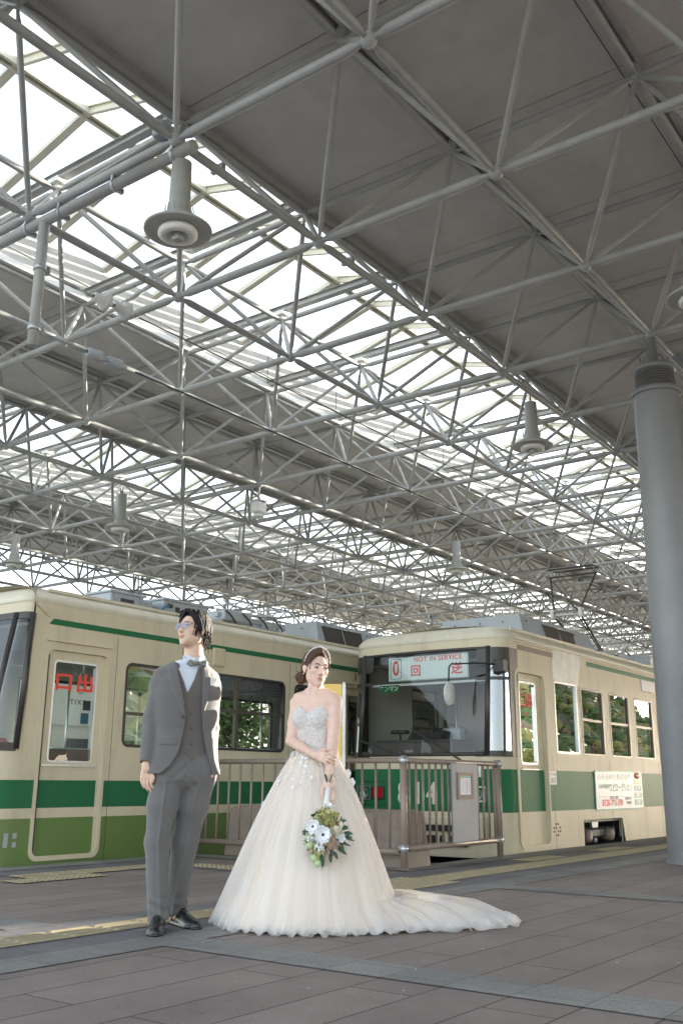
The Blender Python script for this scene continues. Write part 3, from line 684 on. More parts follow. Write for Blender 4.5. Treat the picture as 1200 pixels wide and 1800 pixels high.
# lower front
def hl(y, label=None):
    o = part("headlight", T8, m_alu, lambda b: ring(b, rrect(y-.115, y+.115, .575, .755, .03), rrect(y-.10, y+.10, .59, .74, .02), 0, .03, lambda p, d: (.006-d+.045*((p[0]-1.14)/1.1)**2, p[0], p[1]), None))
    part("reflector", o, m_alu, lambda b: b.lathe([(.068, 0), (.055, .02), (.03, .035), (.001, .04)], (0, 0, 0), 24, None, True, Matrix.Translation((.015, y, .665)) @ Matrix.Rotation(R(90), 4, 'Y')))
    part("lamp_bezel", o, m_galv, lambda b: b.box(.055, .06, y-.1, y+.1, .59, .74))
    part("lens", o, m_lens, lambda b: b.quad((.0, y-.1, .59), (.0, y+.1, .59), (.0, y+.1, .74), (.0, y-.1, .74)))
hl(.33); hl(W8-.30)
part("tail_lamp", T8, None, lambda b: (b.bbox(-.012, .03, 1.66, 1.84, .585, .745, .01, m_frame), b.bbox(-.02, .0, 1.675, 1.825, .60, .73, .008, m_redl)))
part("tail_lamp", T8, None, lambda b: (b.bbox(-.012, .03, .50, .68, .585, .745, .01, m_frame), b.bbox(-.02, .0, .515, .665, .60, .73, .008, m_redl)))
part("panel_line", T8, m_ink, lambda b: [b.box(.004+.05*((y-1.14)/1.1)**2-.008, .012+.05*((y-1.14)/1.1)**2, y-.23, y+.23, z, z+.006) for y in (.36, 1.85) for z in (.52, .80)])
for (s, y) in (("8", 1.375), ("1", 1.15), ("4", .955)): text("fleet_number", s, .36, m_num, T8, (-.006, y, .655), RF, .82, .002, bold=.008)
def bump8(b):
    b.bbox(-.035, .02, .28, 2.0, .30, .40, .01, m_cream); b.bbox(-.03, .02, .30, 1.98, .23, .30, .005, m_ink); b.bbox(-.03, .02, .22, .4, .12, .42, .02, m_cream)
    b.bbox(-.028, .02, .45, 1.30, .06, .18, .03, m_ink)
    for y in (.62, .74, .86): b.box(-.034, -.02, y-.02, y+.02, .05, .19, m_cream)
    b.tube([(-.045, 1.25, .47), (-.045, 1.35, .45)], .012, 6, m_cream); b.bbox(-.06, .0, 1.17, 1.27, .40, .47, .015, m_cream)
part("bumper", T8, None, bump8)
st = part("sticker", T8, m_white, lambda b: b.bbox(-.012+.03, .03, .28, .46, .86, 1.05, .002))
part("colour_patch", st, None, lambda b: [b.box(.0155, .017, y0, y0+.06, z0, z0+.055, m) for (y0, z0, m) in ((.385, .98, mat("sticker_yellow", (.7, .55, .05), .4)), (.32, .98, mat("sticker_cyan", (.05, .4, .65), .4)), (.385, .925, mat("sticker_pink", (.55, .12, .35), .4)), (.32, .925, mat("sticker_violet", (.12, .1, .5), .4)))])
text("sticker_lettering", "NOPY", .055, m_ink, st, (.016, .37, .89), RF, 1, .0005)
# side of 814
def door(T, x0, x1, z0, z1, gx0, gx1, gz0, gz1, bands, glassm, sub=.03, y=0):
    D = thing_part("door", T)
    b = MB(); wall(b, x0+.02, x1-.02, bands, [(gx0, gx1, gz0, gz1)], y+sub); b.quad((x0, y, z0), (x1, y, z0), (x1, y+sub+.02, z0+.0), (x0, y+sub+.02, z0), m_frame)
    b.box(x0-.004, x0+.018, y-.004, y+sub+.02, z0, z1-.05, m_black); b.box(x1-.02, x1, y+.004, y+sub+.02, z0, z1, m_cream)
    b.build("door_leaf", None, D)
    window(D, gx0, gx1, gz0, gz1, y+sub, .05, glassm, body=m_cream, fr=.022, fm=m_alu)
    return D
def thing_part(name, parent):
    o = bpy.data.objects.new(name, None); COL.objects.link(o); o.parent = parent; return o
db8 = [(.06, .455, m_cream), (.455, .955, m_green), (.955, 2.14, m_cream)]
D8 = door(T8, .47, 1.26, .06, 2.14, .60, 1.08, 1.02, 2.04, db8, m_glassr)
text("door_lettering", "出口", .20, m_red, D8, (.84, .046, 1.80), RS, .95, .001, mirror=True, bold=.003); text("door_lettering", "EXIT", .055, m_red, D8, (.84, .046, 1.64), RS, 1, .001, mirror=True)
part("door_rail", D8, m_alu, lambda b: (b.tube([(1.0, .12, 1.05), (1.0, .12, 2.0)], .013, 8), b.box(.60, 1.08, .02, .028, .955, .965)))
part("door_frame", T8, m_cream, lambda b: (ring(b, rrect(.42, 1.31, .03, 2.19, .12, 6), rrect(.47, 1.26, .07, 2.14, .07, 6), -.014, .03, side(0), None), b.box(1.27, 1.30, -.02, .0, .1, 2.0)))
def rect(x0, x1, z0, z1): return (x0, x1, z0, z1)
window(T8, 1.60, 2.34, 1.18, 2.12, 0, .03, m_glassr, fr=.022, fm=m_alu)
for k in range(9):
    x0 = 2.48+1.045*k
    f = window(T8, x0, x0+.79, 1.17, 2.10, 0, .01, m_glassr, split=1.66, fr=.028, fm=m_sash)
    if k == 1: part("roller_blind", f, m_blindm if 'm_blindm' in globals() else mat("woven_blind", (.16, .12, .11), .8, 0, .3, 40), lambda b: [b.box(x0+.03, x0+.76, .055, .062, 2.085-.028*q, 2.107-.028*q) for q in range(6)])
for h in holes8[1:]: window(T8, h[0], h[1], h[2], h[3], W8, .01, m_glass, split=1.66 if h[0] > 2.4 else None, s=1, fm=m_sash)
straps(T8, 1.9, 9, .62, 2.11, 14, m_strap); straps(T8, 1.9, 9, 1.7, 2.11, 14, m_strap)
part("vent_cover", T8, m_equip, lambda b: (b.bbox(4.95, 5.50, -.012, .01, 2.24, 2.42, .004), ))
# advertising panel on the side
m_adw = mat("advert_white", (.50, .52, .58), .35); m_adg = mat("advert_green", (.03, .22, .16), .4); m_adlg = mat("advert_light_green", (.22, .42, .16), .4); m_ador = mat("advert_orange", (.7, .17, .08), .4)
ad = part("advert_panel", T8, None, lambda b: (b.bbox(2.80, 4.64, -.014, -.001, .43, .975, .002, m_adw), b.box(2.80, 4.64, -.0155, -.014, .955, .972, m_adg), b.box(2.80, 4.64, -.0155, -.014, .433, .45, m_adg),
    [b.box(4.28, 4.60, -.0155, -.014, z, z+.082, m) for z, m in ((.785, m_adlg), (.69, m_adg), (.59, m_adg), (.49, m_adg))], b.box(2.88, 4.2, -.015, -.014, .615, .619, m_dark)))
part("advert_badge", ad, m_ador, lambda b: b.lathe([(.001, .0025), (.13, .0025), (.13, .001)], (0, 0, 0), 24, None, True, Matrix.Translation((4.43, -.014, .915)) @ Matrix.Rotation(R(90), 4, 'X') @ Matrix.Diagonal((1, .34, 1, 1))))
text("advert_lettering", "心を込めた葬送専門", .095, m_adg, ad, (3.52, -.0155, .885), RS, 1.5, .0005)
text("advert_lettering", "エピローグシオン", .135, m_adg, ad, (3.75, -.0155, .735), RS, .82, .0005, bold=.003)
text("advert_lettering", "広島の葬送専門", .07, m_adg, ad, (3.11, -.0155, .755), RS, .85, .0005, bold=.001)
text("advert_lettering", "0120-783-590", .125, m_red, ad, (3.40, -.0155, .53), RS, 1.12, .0005, bold=.003)
text("advert_lettering", "お葬式のご相談", .045, m_ink, ad, (3.45, -.0155, .60), RS, 1, .0005)
text("advert_lettering", "お問い合わせ", .045, m_ink, ad, (4.02, -.0155, .585), RS, 1, .0005); text("advert_lettering", "ご葬儀相談", .045, m_ink, ad, (4.02, -.0155, .525), RS, 1, .0005)
for k, z in enumerate((.826, .731, .631, .531)): text("advert_lettering", ("家族葬", "一般葬", "直葬", "法要")[k], .06, m_adw, ad, (4.44, -.0162, z), RS, 1.2, .0003)
lb = part("label_plate", T8, m_white, lambda b: b.bbox(1.33, 1.54, -.004, 0, .78, .95, .001)); text("label_lettering", "ワンマン", .05, m_ink, lb, (1.435, -.005, .905), RS, .9, .0005, bold=.0008); text("label_lettering", "出口", .075, m_ink, lb, (1.435, -.005, .83), RS, 1, .0005, bold=.001)
part("data_lettering", T8, m_ink, lambda b: [b.box(1.38+.06*i, 1.38+.06*i+.04, -.003, 0, .28-.045*j, .305-.045*j) for i in range(4) for j in range(4) if (i+j) % 3])
part("hatch", T8, m_cream, lambda b: (ring(b, rrect(.12+.3, .40, .2, .34, .01), rrect(.425, .395, .205, .335, .01), -.003, 0, side(0), None)))
bogie(T8, 3.05, W8)
part("underfloor_box", T8, m_dark, lambda b: (b.box(.6, 2.3, .15, W8-.15, -.12, .27), b.box(4.0, L8-.3, .15, W8-.15, -.12, .27), b.box(2.3, 4.0, .5, W8-.5, .1, .27)))
part("lifeguard", T8, m_equip, lambda b: (b.box(-.25, .3, .3, W8-.3, -.20, -.16), b.tube([(-.5, .9, -.1), (-.5, 1.5, -.1), (-.1, 1.6, -.05)], .03, 8)))
# roof equipment of 814
def acunit(T, x0, x1, y0, y1, z0, z1, gx0, gx1):
    A = part("air_conditioner", T, m_equip, lambda b: b.add([(x0, y0, z0), (x1, y0, z0), (x1, y1, z0), (x0, y1, z0), (x0+.03, y0+.10, z1), (x1-.25, y0+.10, z1), (x1-.25, y1-.10, z1), (x0+.03, y1-.10, z1)], [(0, 1, 5, 4), (1, 2, 6, 5), (2, 3, 7, 6), (3, 0, 4, 7), (4, 5, 6, 7)]))
    sl_ = lambda x, z, o=0: (x, y0+.10*(z-z0)/(z1-z0)-o, z)
    zz0, zz1 = z0+.06+.04, z1-.05
    part("grille", A, m_grille, lambda b: (b.add([sl_(gx0, zz0, .004), sl_(gx1, zz0, .004), sl_(gx1-.05, zz1, .004), sl_(gx0-.05, zz1, .004)], [(0, 1, 2, 3)])))
    part("grille_frame", A, m_galv, lambda b: [b.tube([sl_(a, c, .006), sl_(a2, c2, .006)], .007, 4) for (a, c, a2, c2) in ((gx0, zz0, gx1, zz0), (gx1, zz0, gx1-.05, zz1), (gx1-.05, zz1, gx0-.05, zz1), (gx0-.05, zz1, gx0, zz0), ((gx0+gx1)/2, zz0, (gx0+gx1)/2-.05, zz1))])
    part("bolt", A, m_dark, lambda b: [b.ball(sl_(x, z1-.08, .004), .014, None, 6) for x in np.arange(x0+.2, x1-.3, .55)]+[b.ball((x0+.02, y, z1-.09), .012, None, 6) for y in (y0+.35, (y0+y1)/2, y1-.3)])
    return A
acunit(T8, 1.60, 4.30, .38, 1.80, 2.64, 3.07, 2.35, 3.45)
def insul(b, x, y, z, h=.12):
    for k in range(4): b.lathe([(.03, 0), (.055, .008), (.03, .022)], (x, y, z+k*h/4), 14, m_porc)
    b.tube([(x, y, z-.02), (x, y, z+h+.02)], .028, 10, m_porc)
PG = thing_part("pantograph", T8); px, py = 5.2, 1.13
part("base_frame", PG, None, lambda b: (b.box(px-.1, px+.9, py-.36, py-.30, 2.93, 2.98, m_equip), b.box(px-.1, px+.9, py+.30, py+.36, 2.93, 2.98, m_equip), b.box(px-.06, px+0, py-.36, py+.36, 2.935, 2.985, m_equip), b.box(px+.75, px+.83, py-.36, py+.36, 2.935, 2.985, m_equip), [insul(b, x, y, 2.78) for x in (px, px+.8) for y in (py-.33, py+.33)], b.bbox(px+.2, px+.6, py-.15, py+.2, 2.95, 3.08, .02, m_equip)))
part("lower_arm", PG, m_dark, lambda b: [b.tube([(px+.75, py+s*.16, 3.0), (px-.42, py+s*.24, 3.56)], .018, 8) for s in (-1, 1)]+[b.tube([(px+.55, py+s*.2, 2.98), (px-.36, py+s*.2, 3.50)], .011, 6) for s in (-1, 1)]+[b.tube([(px+.1, py-.18, 3.27), (px+.15, py+.18, 3.27)], .012, 6)])
part("knee_joint", PG, m_porc, lambda b: (b.tube([(px-.40, py-.25, 3.56), (px-.40, py+.25, 3.56)], .02, 8), b.bbox(px-.46, px-.34, py-.29, py-.22, 3.50, 3.66, .015), b.bbox(px-.46, px-.34, py+.22, py+.29, 3.50, 3.66, .015)))
part("upper_arm", PG, m_dark, lambda b: [b.tube([(px-.42, py+s*.22, 3.58), (px-.05, py+s*.42, 4.30)], .017, 8) for s in (-1, 1)]+[b.tube([(px-.40, py-s*.2, 3.6), (px-.1, py+s*.36, 4.22)], .009, 6) for s in (1,)]+[b.tube([(px-.05, py-.45, 4.30), (px-.05, py+.45, 4.30)], .014, 8)])
def phead(b):
    for dx in (-.16, .08):
        b.bbox(px+dx-.03, px+dx+.03, py-.42, py+.42, 4.40, 4.43, .008, m_dark)
        for s in (-1, 1): b.tube([(px+dx, py+s*.42, 4.415), (px+dx, py+s*.54, 4.40), (px+dx, py+s*.62, 4.33), (px+dx, py+s*.66, 4.22)], .014, 8, m_galv)
        for s in (-1, 1): b.tube([(px+dx, py+s*.4, 4.40), (px-.05, py+s*.42, 4.31)], .009, 6, m_galv)
    for s in (-1, 1): b.tube([(px-.19, py+s*.5, 4.40), (px+.11, py+s*.5, 4.40)], .01, 6, m_galv)
part("collector_head", PG, None, phead)
part("roof_resistor", T8, None, lambda b: (b.bbox(6.6, 8.2, .4, 1.8, 2.76, 3.02, .03, m_equip), b.tube([(6.1, .8, 2.95), (6.5, .8, 3.12), (6.7, .75, 3.0)], .018, 6, m_galv), b.tube([(6.0, .9, 3.0), (6.5, .75, 3.16), (6.9, .7, 3.12)], .014, 6, m_galv), [insul(b, x, .6, 2.76) for x in (6.2, 6.45)]))

# ---- left tram
WL, LL = 2.4, 26.0
TL = thing("tram", "tram with lime green skirt and folded pantograph standing behind the groom at the left", "tram", (5.62, 8.3, 0))
bl = [(-.10, .43, m_lime), (.43, .525, m_cream), (.525, .79, m_green), (.79, 2.56, m_cream)]
dx = -5.62
hL = [(6.26+dx, 7.04+dx, .07, 2.08), (7.30+dx, 8.05+dx, 1.14, 2.05), (8.28+dx, 10.05+dx, 1.15, 2.06), (10.24+dx, 10.98+dx, 1.15, 2.05), (11.30+dx, 12.6+dx, .07, 2.10)]+[(x, x+1.3, 1.15, 2.05) for x in (7.3, 9.0, 10.7, 12.4, 14.1, 15.8)]
hF = [(.9, 1.7, 1.15, 2.05)]+[(2.0+1.75*k, 3.45+1.75*k, 1.12, 2.05) for k in range(12)]
def bodyL(b):
    O = outline(WL, .42, LL, .26, .10); n = len(O)
    for (z0, z1, m) in [(-.10, .43, m_lime), (.43, .525, m_cream), (.525, .79, m_green), (.79, 1.10, m_cream), (2.40, 2.56, m_cream)]:
        vs = [(x+lean(z0, .3, x), y, z0) for x, y in O]+[(x+lean(z1, .3, x), y, z1) for x, y in O]
        b.add(vs, [(i, i+1, n+i+1, n+i) for i in range(n-1)], m, True)
    vs = [(x, y, 1.10) for x, y in O]+[(x+lean(2.4, .3, x), y, 2.40) for x, y in O]
    b.add(vs, [(0, 1, n+1, n), (n-2, n-1, 2*n-1, 2*n-2)], m_cream, True)
    wall(b, .42, LL, bl, hL, 0, m_inside, .05); wall(b, .42, LL, bl, hF, WL, m_inside, WL-.05)
    b.quad((LL, 0, -.06), (LL, WL, -.06), (LL, WL, 2.56), (LL, 0, 2.56), m_cream)
part("body", TL, None, bodyL)
part("roof", TL, m_roofp, lambda b: roofmesh(b, WL, LL, ROOFP, m_roofp, .26, .10, .42, .3))
part("gutter", TL, m_roofp, lambda b: (b.box(.62, LL, .055, .075, 2.68, 2.71)))
part("roof_stripe", TL, m_green, lambda b: b.prism([(6.24+dx, 2.335), (6.29+dx, 2.395), (LL, 2.395), (LL, 2.335)], -.003, 0, 1))
OL = outline(WL, .42, LL, .26, .10)
def glL(b, ia, ib, z0=1.10, z1=2.40, o=0):
    n = len(OL); vs = [(x+lean(z0, .3, x)-o, y-o*(y < 1), z0) for x, y in OL]+[(x+lean(z1, .3, x)-o, y-o*(y < 1), z1) for x, y in OL]
    b.add(vs, [(i, i+1, n+i+1, n+i) for i in range(ia, ib)], None, True)
nL = len(OL)
part("windscreen", TL, m_glass, lambda b: glL(b, 8, nL-9)); part("corner_window", TL, m_glass, lambda b: glL(b, 1, 8))
def frL(b):
    glL(b, 1, nL-2, 1.06, 1.14, .006); glL(b, 1, nL-2, 2.36, 2.43, .006)
    for e in (1, 8): 
        x, y = OL[e]; b.tube([(x-.004, y-.002, 1.08), (x+lean(2.42, .3, x)-.004, y-.002, 2.42)], .03, 8)
part("windscreen_frame", TL, m_frame, frL)
part("corner_bracket", TL, m_cream, lambda b: b.prism([(.42, 2.52), (.62, 2.50), (.60, 2.40)], -.03, .0, 1))
interior(TL, WL, LL, .5)
dbl = [(.07, .43, m_lime), (.43, .525, m_cream), (.525, .79, m_green), (.79, 2.08, m_cream)]
DL = door(TL, 6.26+dx, 7.04+dx, .07, 2.08, 6.37+dx, 6.94+dx, .96, 1.99, dbl, m_glass, .035)
text("door_lettering", "出口", .20, m_red, DL, (6.66+dx, .05, 1.76), RS, 1.25, .001, mirror=True, bold=.006, spacing=1.2); text("door_lettering", "EXIT", .075, m_ink, DL, (6.72+dx, .05, 1.575), RS, 1, .001, mirror=True, spacing=1.4)
part("poster", DL, None, lambda b: (b.box(6.80+dx, 6.90+dx, .062, .064, 1.50, 1.60, m_ink), b.box(6.76+dx, 6.90+dx, .062, .064, 1.34, 1.49, m_white), b.box(6.78+dx, 6.88+dx, .061, .0625, 1.36, 1.47, m_cyan)))
part("kick_panel", DL, m_brown, lambda b: b.box(6.39+dx, 6.92+dx, .06, .08, .98, 1.10))
part("door_frame", TL, m_cream, lambda b: (ring(b, rrect(6.22+dx, 7.09+dx, .03, 2.13, .10, 6), rrect(6.26+dx, 7.04+dx, .075, 2.08, .07, 6), -.008, .03, side(0), None), b.box(7.045+dx, 7.075+dx, -.018, 0, .12, 2.0), b.box(6.22+dx, 7.07+dx, -.03, 0, 2.165, 2.18)))
part("door_handle", DL, m_alu, lambda b: b.box(6.30+dx, 7.0+dx, .015, .035, .925, .945))
window(TL, 7.30+dx, 8.05+dx, 1.14, 2.05, 0, .09, m_glass, split=1.50)
W3 = window(TL, 8.28+dx, 10.05+dx, 1.15, 2.06, 0, .09, m_glass, split=1.62, mull=(9.12+dx,))
m_blindm = mat("woven_blind", (.13, .10, .11), .8, 0, .4, 60)
part("roller_blind", W3, m_blindm, lambda b: [b.box(9.16+dx, 10.02+dx, .055, .062, 2.025-.021*q, 2.040-.021*q) for q in range(9)])
window(TL, 10.24+dx, 10.98+dx, 1.15, 2.05, 0, .09, m_glass, split=1.62)
for h in hL[5:]: window(TL, h[0], h[1], h[2], h[3], 0, .09, m_glass, split=1.62)
for h in hF: window(TL, h[0], h[1], h[2], h[3], WL, .05, m_glass, s=1)
D2 = door(TL, 11.30+dx, 12.6+dx, .07, 2.10, 11.40+dx, 12.5+dx, .5, 2.0, dbl[:3]+[(.79, 2.10, m_cream)], m_glass, .035)
part("drip_rail", TL, m_cream, lambda b: b.box(11.26+dx, 12.65+dx, -.03, 0, 2.15, 2.165))
text("fleet_number", "3", .14, m_ink, TL, (11.63+dx, -.004, 2.255), RS, 1, .001); part("seal_plate", TL, m_signw, lambda b: b.box(11.62+dx, 11.70+dx, -.004, 0, 2.12, 2.17))
part("side_lamp", TL, m_cream, lambda b: (b.bbox(8.64+dx, 8.86+dx, -.025, 0, 2.135, 2.36, .012), ring(b, rrect(8.67+dx, 8.83+dx, 2.16, 2.335, .02), rrect(8.68+dx, 8.82+dx, 2.17, 2.325, .02), -.032, -.02, side(0), None)))
part("side_vent", TL, m_equip, lambda b: [b.bbox(x+dx, x+dx+w_, -.006, 0, z, z+h_, .002) for (x, w_, z, h_) in ((5.93, .05, .17, .13), (6.03, .045, .25, .05), (6.03, .045, .17, .05))])
straps(TL, .7, 7.2, .50, 2.08, 12, m_strap); straps(TL, 3.6, 4.6, .62, 2.06, 3, m_strapo); straps(TL, .7, 7.2, 1.75, 2.08, 9, m_strap)
part("driver_seat", TL, m_redl, lambda b: b.bbox(.55, .9, .8, 1.4, .8, 1.22, .06))
part("roof_box", TL, None, lambda b: (b.bbox(1.75, 2.26, .42, .85, 2.66, 2.90, .012, m_equip), b.box(1.73, 2.28, .40, .87, 2.895, 2.92, m_equip), b.box(1.90, 2.10, .413, .42, 2.80, 2.84, m_dark), [b.tube([(x, .41, 2.80), (x, .405, 2.90)], .008, 5, m_galv) for x in (1.82, 2.2)]))
part("roof_box", TL, None, lambda b: b.bbox(2.28, 2.50, .50, .95, 2.66, 2.90, .03, m_equip))
part("roof_box", TL, None, lambda b: (b.bbox(2.58, 3.36, .42, .85, 2.70, 2.93, .012, m_equip), b.box(2.56, 3.38, .40, .87, 2.925, 2.95, m_equip), [b.box(x, x+.07, .413, .42, 2.80, 2.86, m_dark) for x in (2.78, 3.02)], [b.tube([(x, .41, 2.83), (x, .405, 2.93)], .008, 5, m_galv) for x in (2.68, 3.24)], b.tube([(2.60, .36, 2.84), (2.52, .34, 2.82), (2.49, .36, 2.76), (2.51, .40, 2.70)], .018, 8, m_cyan), b.tube([(2.66, .36, 2.85), (2.60, .36, 2.85)], .026, 8, m_dark)))
PL = thing_part("pantograph", TL); qx, qy = 4.45, 1.05
part("base_frame", PL, None, lambda b: (b.box(qx-.7, qx+.7, qy-.42, qy-.36, 2.90, 2.96, m_equip), b.box(qx-.7, qx+.7, qy+.36, qy+.42, 2.90, 2.96, m_equip), b.bbox(qx-.65, qx-.1, qy-.5, qy-.1, 2.86, 2.99, .01, m_equip), b.bbox(qx+.2, qx+.5, qy-.45, qy-.05, 2.84, 2.96, .01, m_equip),
    [insul(b, x, y, 2.76) for x in (qx-.6, qx, qx+.6) for y in (qy-.39, qy+.39)], [b.tube([(qx-.65+k*.33, qy-.52, 2.98), (qx-.55+k*.33, qy-.55, 2.90), (qx-.45+k*.33, qy-.52, 2.84)], .012, 6, m_black) for k in range(4)]))
part("lower_arm", PL, m_galv, lambda b: [b.tube([(qx-.62, qy+s*.3, 3.02), (qx+.6, qy+s*.26, 3.06)], .02, 8) for s in (-1, 1)])
part("upper_arm", PL, m_galv, lambda b: [b.tube([(qx+.62, qy+s*.3, 3.07), (qx-.55, qy+s*.4, 3.10)], .016, 8) for s in (-1, 1)]+[b.tube([(qx+.62, qy-.32, 3.07), (qx+.62, qy+.32, 3.07)], .018, 8)])
part("collector_head", PL, m_galv, lambda b: [b.tube([(qx+dx_, qy-.72, 2.98), (qx+dx_, qy-.62, 3.10), (qx+dx_, qy-.48, 3.14), (qx+dx_, qy+.48, 3.14), (qx+dx_, qy+.62, 3.10), (qx+dx_, qy+.72, 2.98)], .013, 8) for dx_ in (.42, .62, -.3)]+[b.tube([(qx+.3, qy-.4, 3.14), (qx+.75, qy-.4, 3.15)], .012, 6)])
acunit(TL, 5.55, 8.6, .30, 1.65, 2.62, 3.06, 5.72, 6.75)
part("underfloor_box", TL, m_dark, lambda b: b.box(.4, LL-.3, .2, WL-.2, -.25, .27))
# ---------------------------------------------------------------- fence, blocks, signs
m_paper = mat("printed_paper", (.62, .66, .74), .5); m_yel = mat("yellow_sign_face", (.75, .52, .14), .5); m_grn2 = mat("green_print", (.05, .30, .20), .5)
FE = thing("platform_fence", "brown tubular steel fence with clamped corner post between the bride and the tram numbered 814", "fence", (8.19, 5.27, 0))
def balus(x0, y0, x1, y1, n, z0, z1):
    for k in range(n):
        t = (k+.5)/n; x = x0+(x1-x0)*t; y = y0+(y1-y0)*t
        part("baluster", FE, m_fence, lambda b: b.tube([(x, y, z0), (x, y, z1)], .0125, 10))
def post(x, y, r, h): part("post", FE, m_fence, lambda b: (b.tube([(x, y, 0), (x, y, h)], r, 20), b.lathe([(r, 0), (r*.8, .004), (.001, .006)], (x, y, h), 20), b.lathe([(r+.012, .004), (r+.012, .012), (r, .014)], (x, y, 0), 20)))
post(0, 0, .034, 1.04); post(1.98, .02, .034, 1.04); post(0, 2.72, .034, 1.04);
def rail(p0, p1, r): part("rail", FE, m_fence, lambda b: b.tube([p0, p1], r, 14))
rail((.05, 0, 1.0), (1.94, .02, 1.0), .027); rail((.05, 0, .19), (1.94, .02, .19), .03)
rail((0, .05, 1.0), (0, 2.68, 1.0), .027); rail((0, .05, .16), (0, 2.68, .16), .03)
balus(.04, 0, 1.94, .02, 15, .2, .99); balus(0, .08, 0, 2.66, 16, .17, .99)
for (x, y) in ((0, 0), (1.98, .02)):
    for z in (.19, 1.0): part("clamp", FE, m_galv, lambda b: (b.tube([(x, y, z-.035), (x, y, z+.035)], .040, 16), [b.tube([(x+a*.06, y+c*.06-.02, z-.02), (x+a*.06, y+c*.06-.02, z+.03)], .009, 6) for a, c in ((1, .1), (-.3, 1), (.9, .8))]))
NB = thing("notice_board", "tall grey board tied to the fence with a framed timetable sheet", "notice board", (9.02, 5.225, .21), 0)
part("board", NB, m_gboard, lambda b: b.bbox(0, .54, -.012, .008, 0, .78, .004))
nf = part("frame", NB, m_brown, lambda b: ring(b, rrect(.10, .43, .42, .69, .004), rrect(.145, .385, .465, .655, .004), -.022, -.012, side(0), None))
part("timetable", nf, None, lambda b: (b.box(.13, .40, -.0165, -.0135, .45, .67, m_paper), b.box(.15, .38, -.0175, -.0165, .635, .65, m_grn2), b.box(.15, .20, -.0175, -.0165, .615, .63, m_yel), [b.box(.15, .38, -.0175, -.0165, .49+.013*k, .492+.013*k, m_equip) for k in range(10)], [b.box(.16+.03*k, .162+.03*k, -.0178, -.0168, .475, .625, m_equip) for k in range(8)], b.box(.30, .304, -.018, -.0168, .475, .625, m_red)))
def cblock(name, lab, x0, x1, y0, y1, h):
    o = thing(name, lab, "concrete block", ((x0+x1)/2, (y0+y1)/2, 0), 0, "brown concrete blocks behind the fence"); w_, l = (x1-x0)/2, (y1-y0)/2
    b = MB(); b.add([(-w_, -l, 0), (w_, -l, 0), (w_, l, 0), (-w_, l, 0), (-w_+.03, -l+.05, h-.03), (w_-.03, -l+.05, h-.03), (w_-.03, l-.05, h-.03), (-w_+.03, l-.05, h-.03), (-w_+.07, -l+.09, h), (w_-.07, -l+.09, h), (w_-.07, l-.09, h), (-w_+.07, l-.09, h)],
        [(0, 1, 5, 4), (1, 2, 6, 5), (2, 3, 7, 6), (3, 0, 4, 7), (4, 5, 9, 8), (5, 6, 10, 9), (6, 7, 11, 10), (7, 4, 8, 11), (8, 9, 10, 11)]); b.build("block", m_conc, o)
    part("groove", o, m_seam, lambda b: [b.box(-w_-.002+.014, -w_+.03, y, y+.012, .06, h-.08) for y in np.arange(-l+.4, l-.2, .42)])
cblock("concrete_block", "long brown concrete block behind the fence, left of the white dress", 8.5, 8.9, 6.45, 7.85, .53)
cblock("concrete_block", "brown concrete block behind the fence, right of the white dress", 8.32, 8.72, 5.30, 6.3, .53)
YS = thing("standing_sign", "narrow yellow sign in a grey frame half hidden by the bride's shoulder", "sign", (7.80, 5.72, 0), R(-54))
part("panel", YS, m_yel, lambda b: b.bbox(-.30, .0, -.015, .015, .7, 1.72, .006))
part("frame", YS, m_galv, lambda b: (b.bbox(.0, .035, -.03, .03, .1, 1.74, .008), b.bbox(-.335, -.30, -.03, .03, .1, 1.74, .008)))
part("foot", YS, m_galv, lambda b: b.bbox(-.35, .05, -.2, .2, 0, .1, .02))
text("sign_lettering", "のりば", .07, m_ink, YS, (-.15, -.017, 1.10), RS, 1, .0005)
# ---------------------------------------------------------------- overhead line
GB = thing("wire_bracket", "grey pipe frame clamped under the canopy with a drop pipe at the upper left", "pipe bracket", (4.95, 7.19, 5.94))
part("cross_pipe", GB, m_steel, lambda b: b.tube([(0, -1.98, 0), (0, 3.4, 0)], .052, 16))
part("drop_pipe", GB, m_steel, lambda b: b.tube([(0, 0, -.03), (0, 0, -1.30)], .052, 16))
for y in (-1.75, -1.0, -.25, .25, 1.2): part("clamp", GB, m_galv, lambda b: (b.tube([(0, y-.02, 0), (0, y+.02, 0)], .062, 14), b.bbox(-.05, .05, y-.015, y+.015, .03, .13, .005), b.bbox(.03, .09, y-.02, y+.02, -.05, .0, .005)))
for z in (-.50, -1.12): part("clamp", GB, m_galv, lambda b: (b.tube([(0, 0, z-.03), (0, 0, z+.03)], .062, 14), b.bbox(.04, .10, -.03, .03, z-.04, z+.04, .006)))
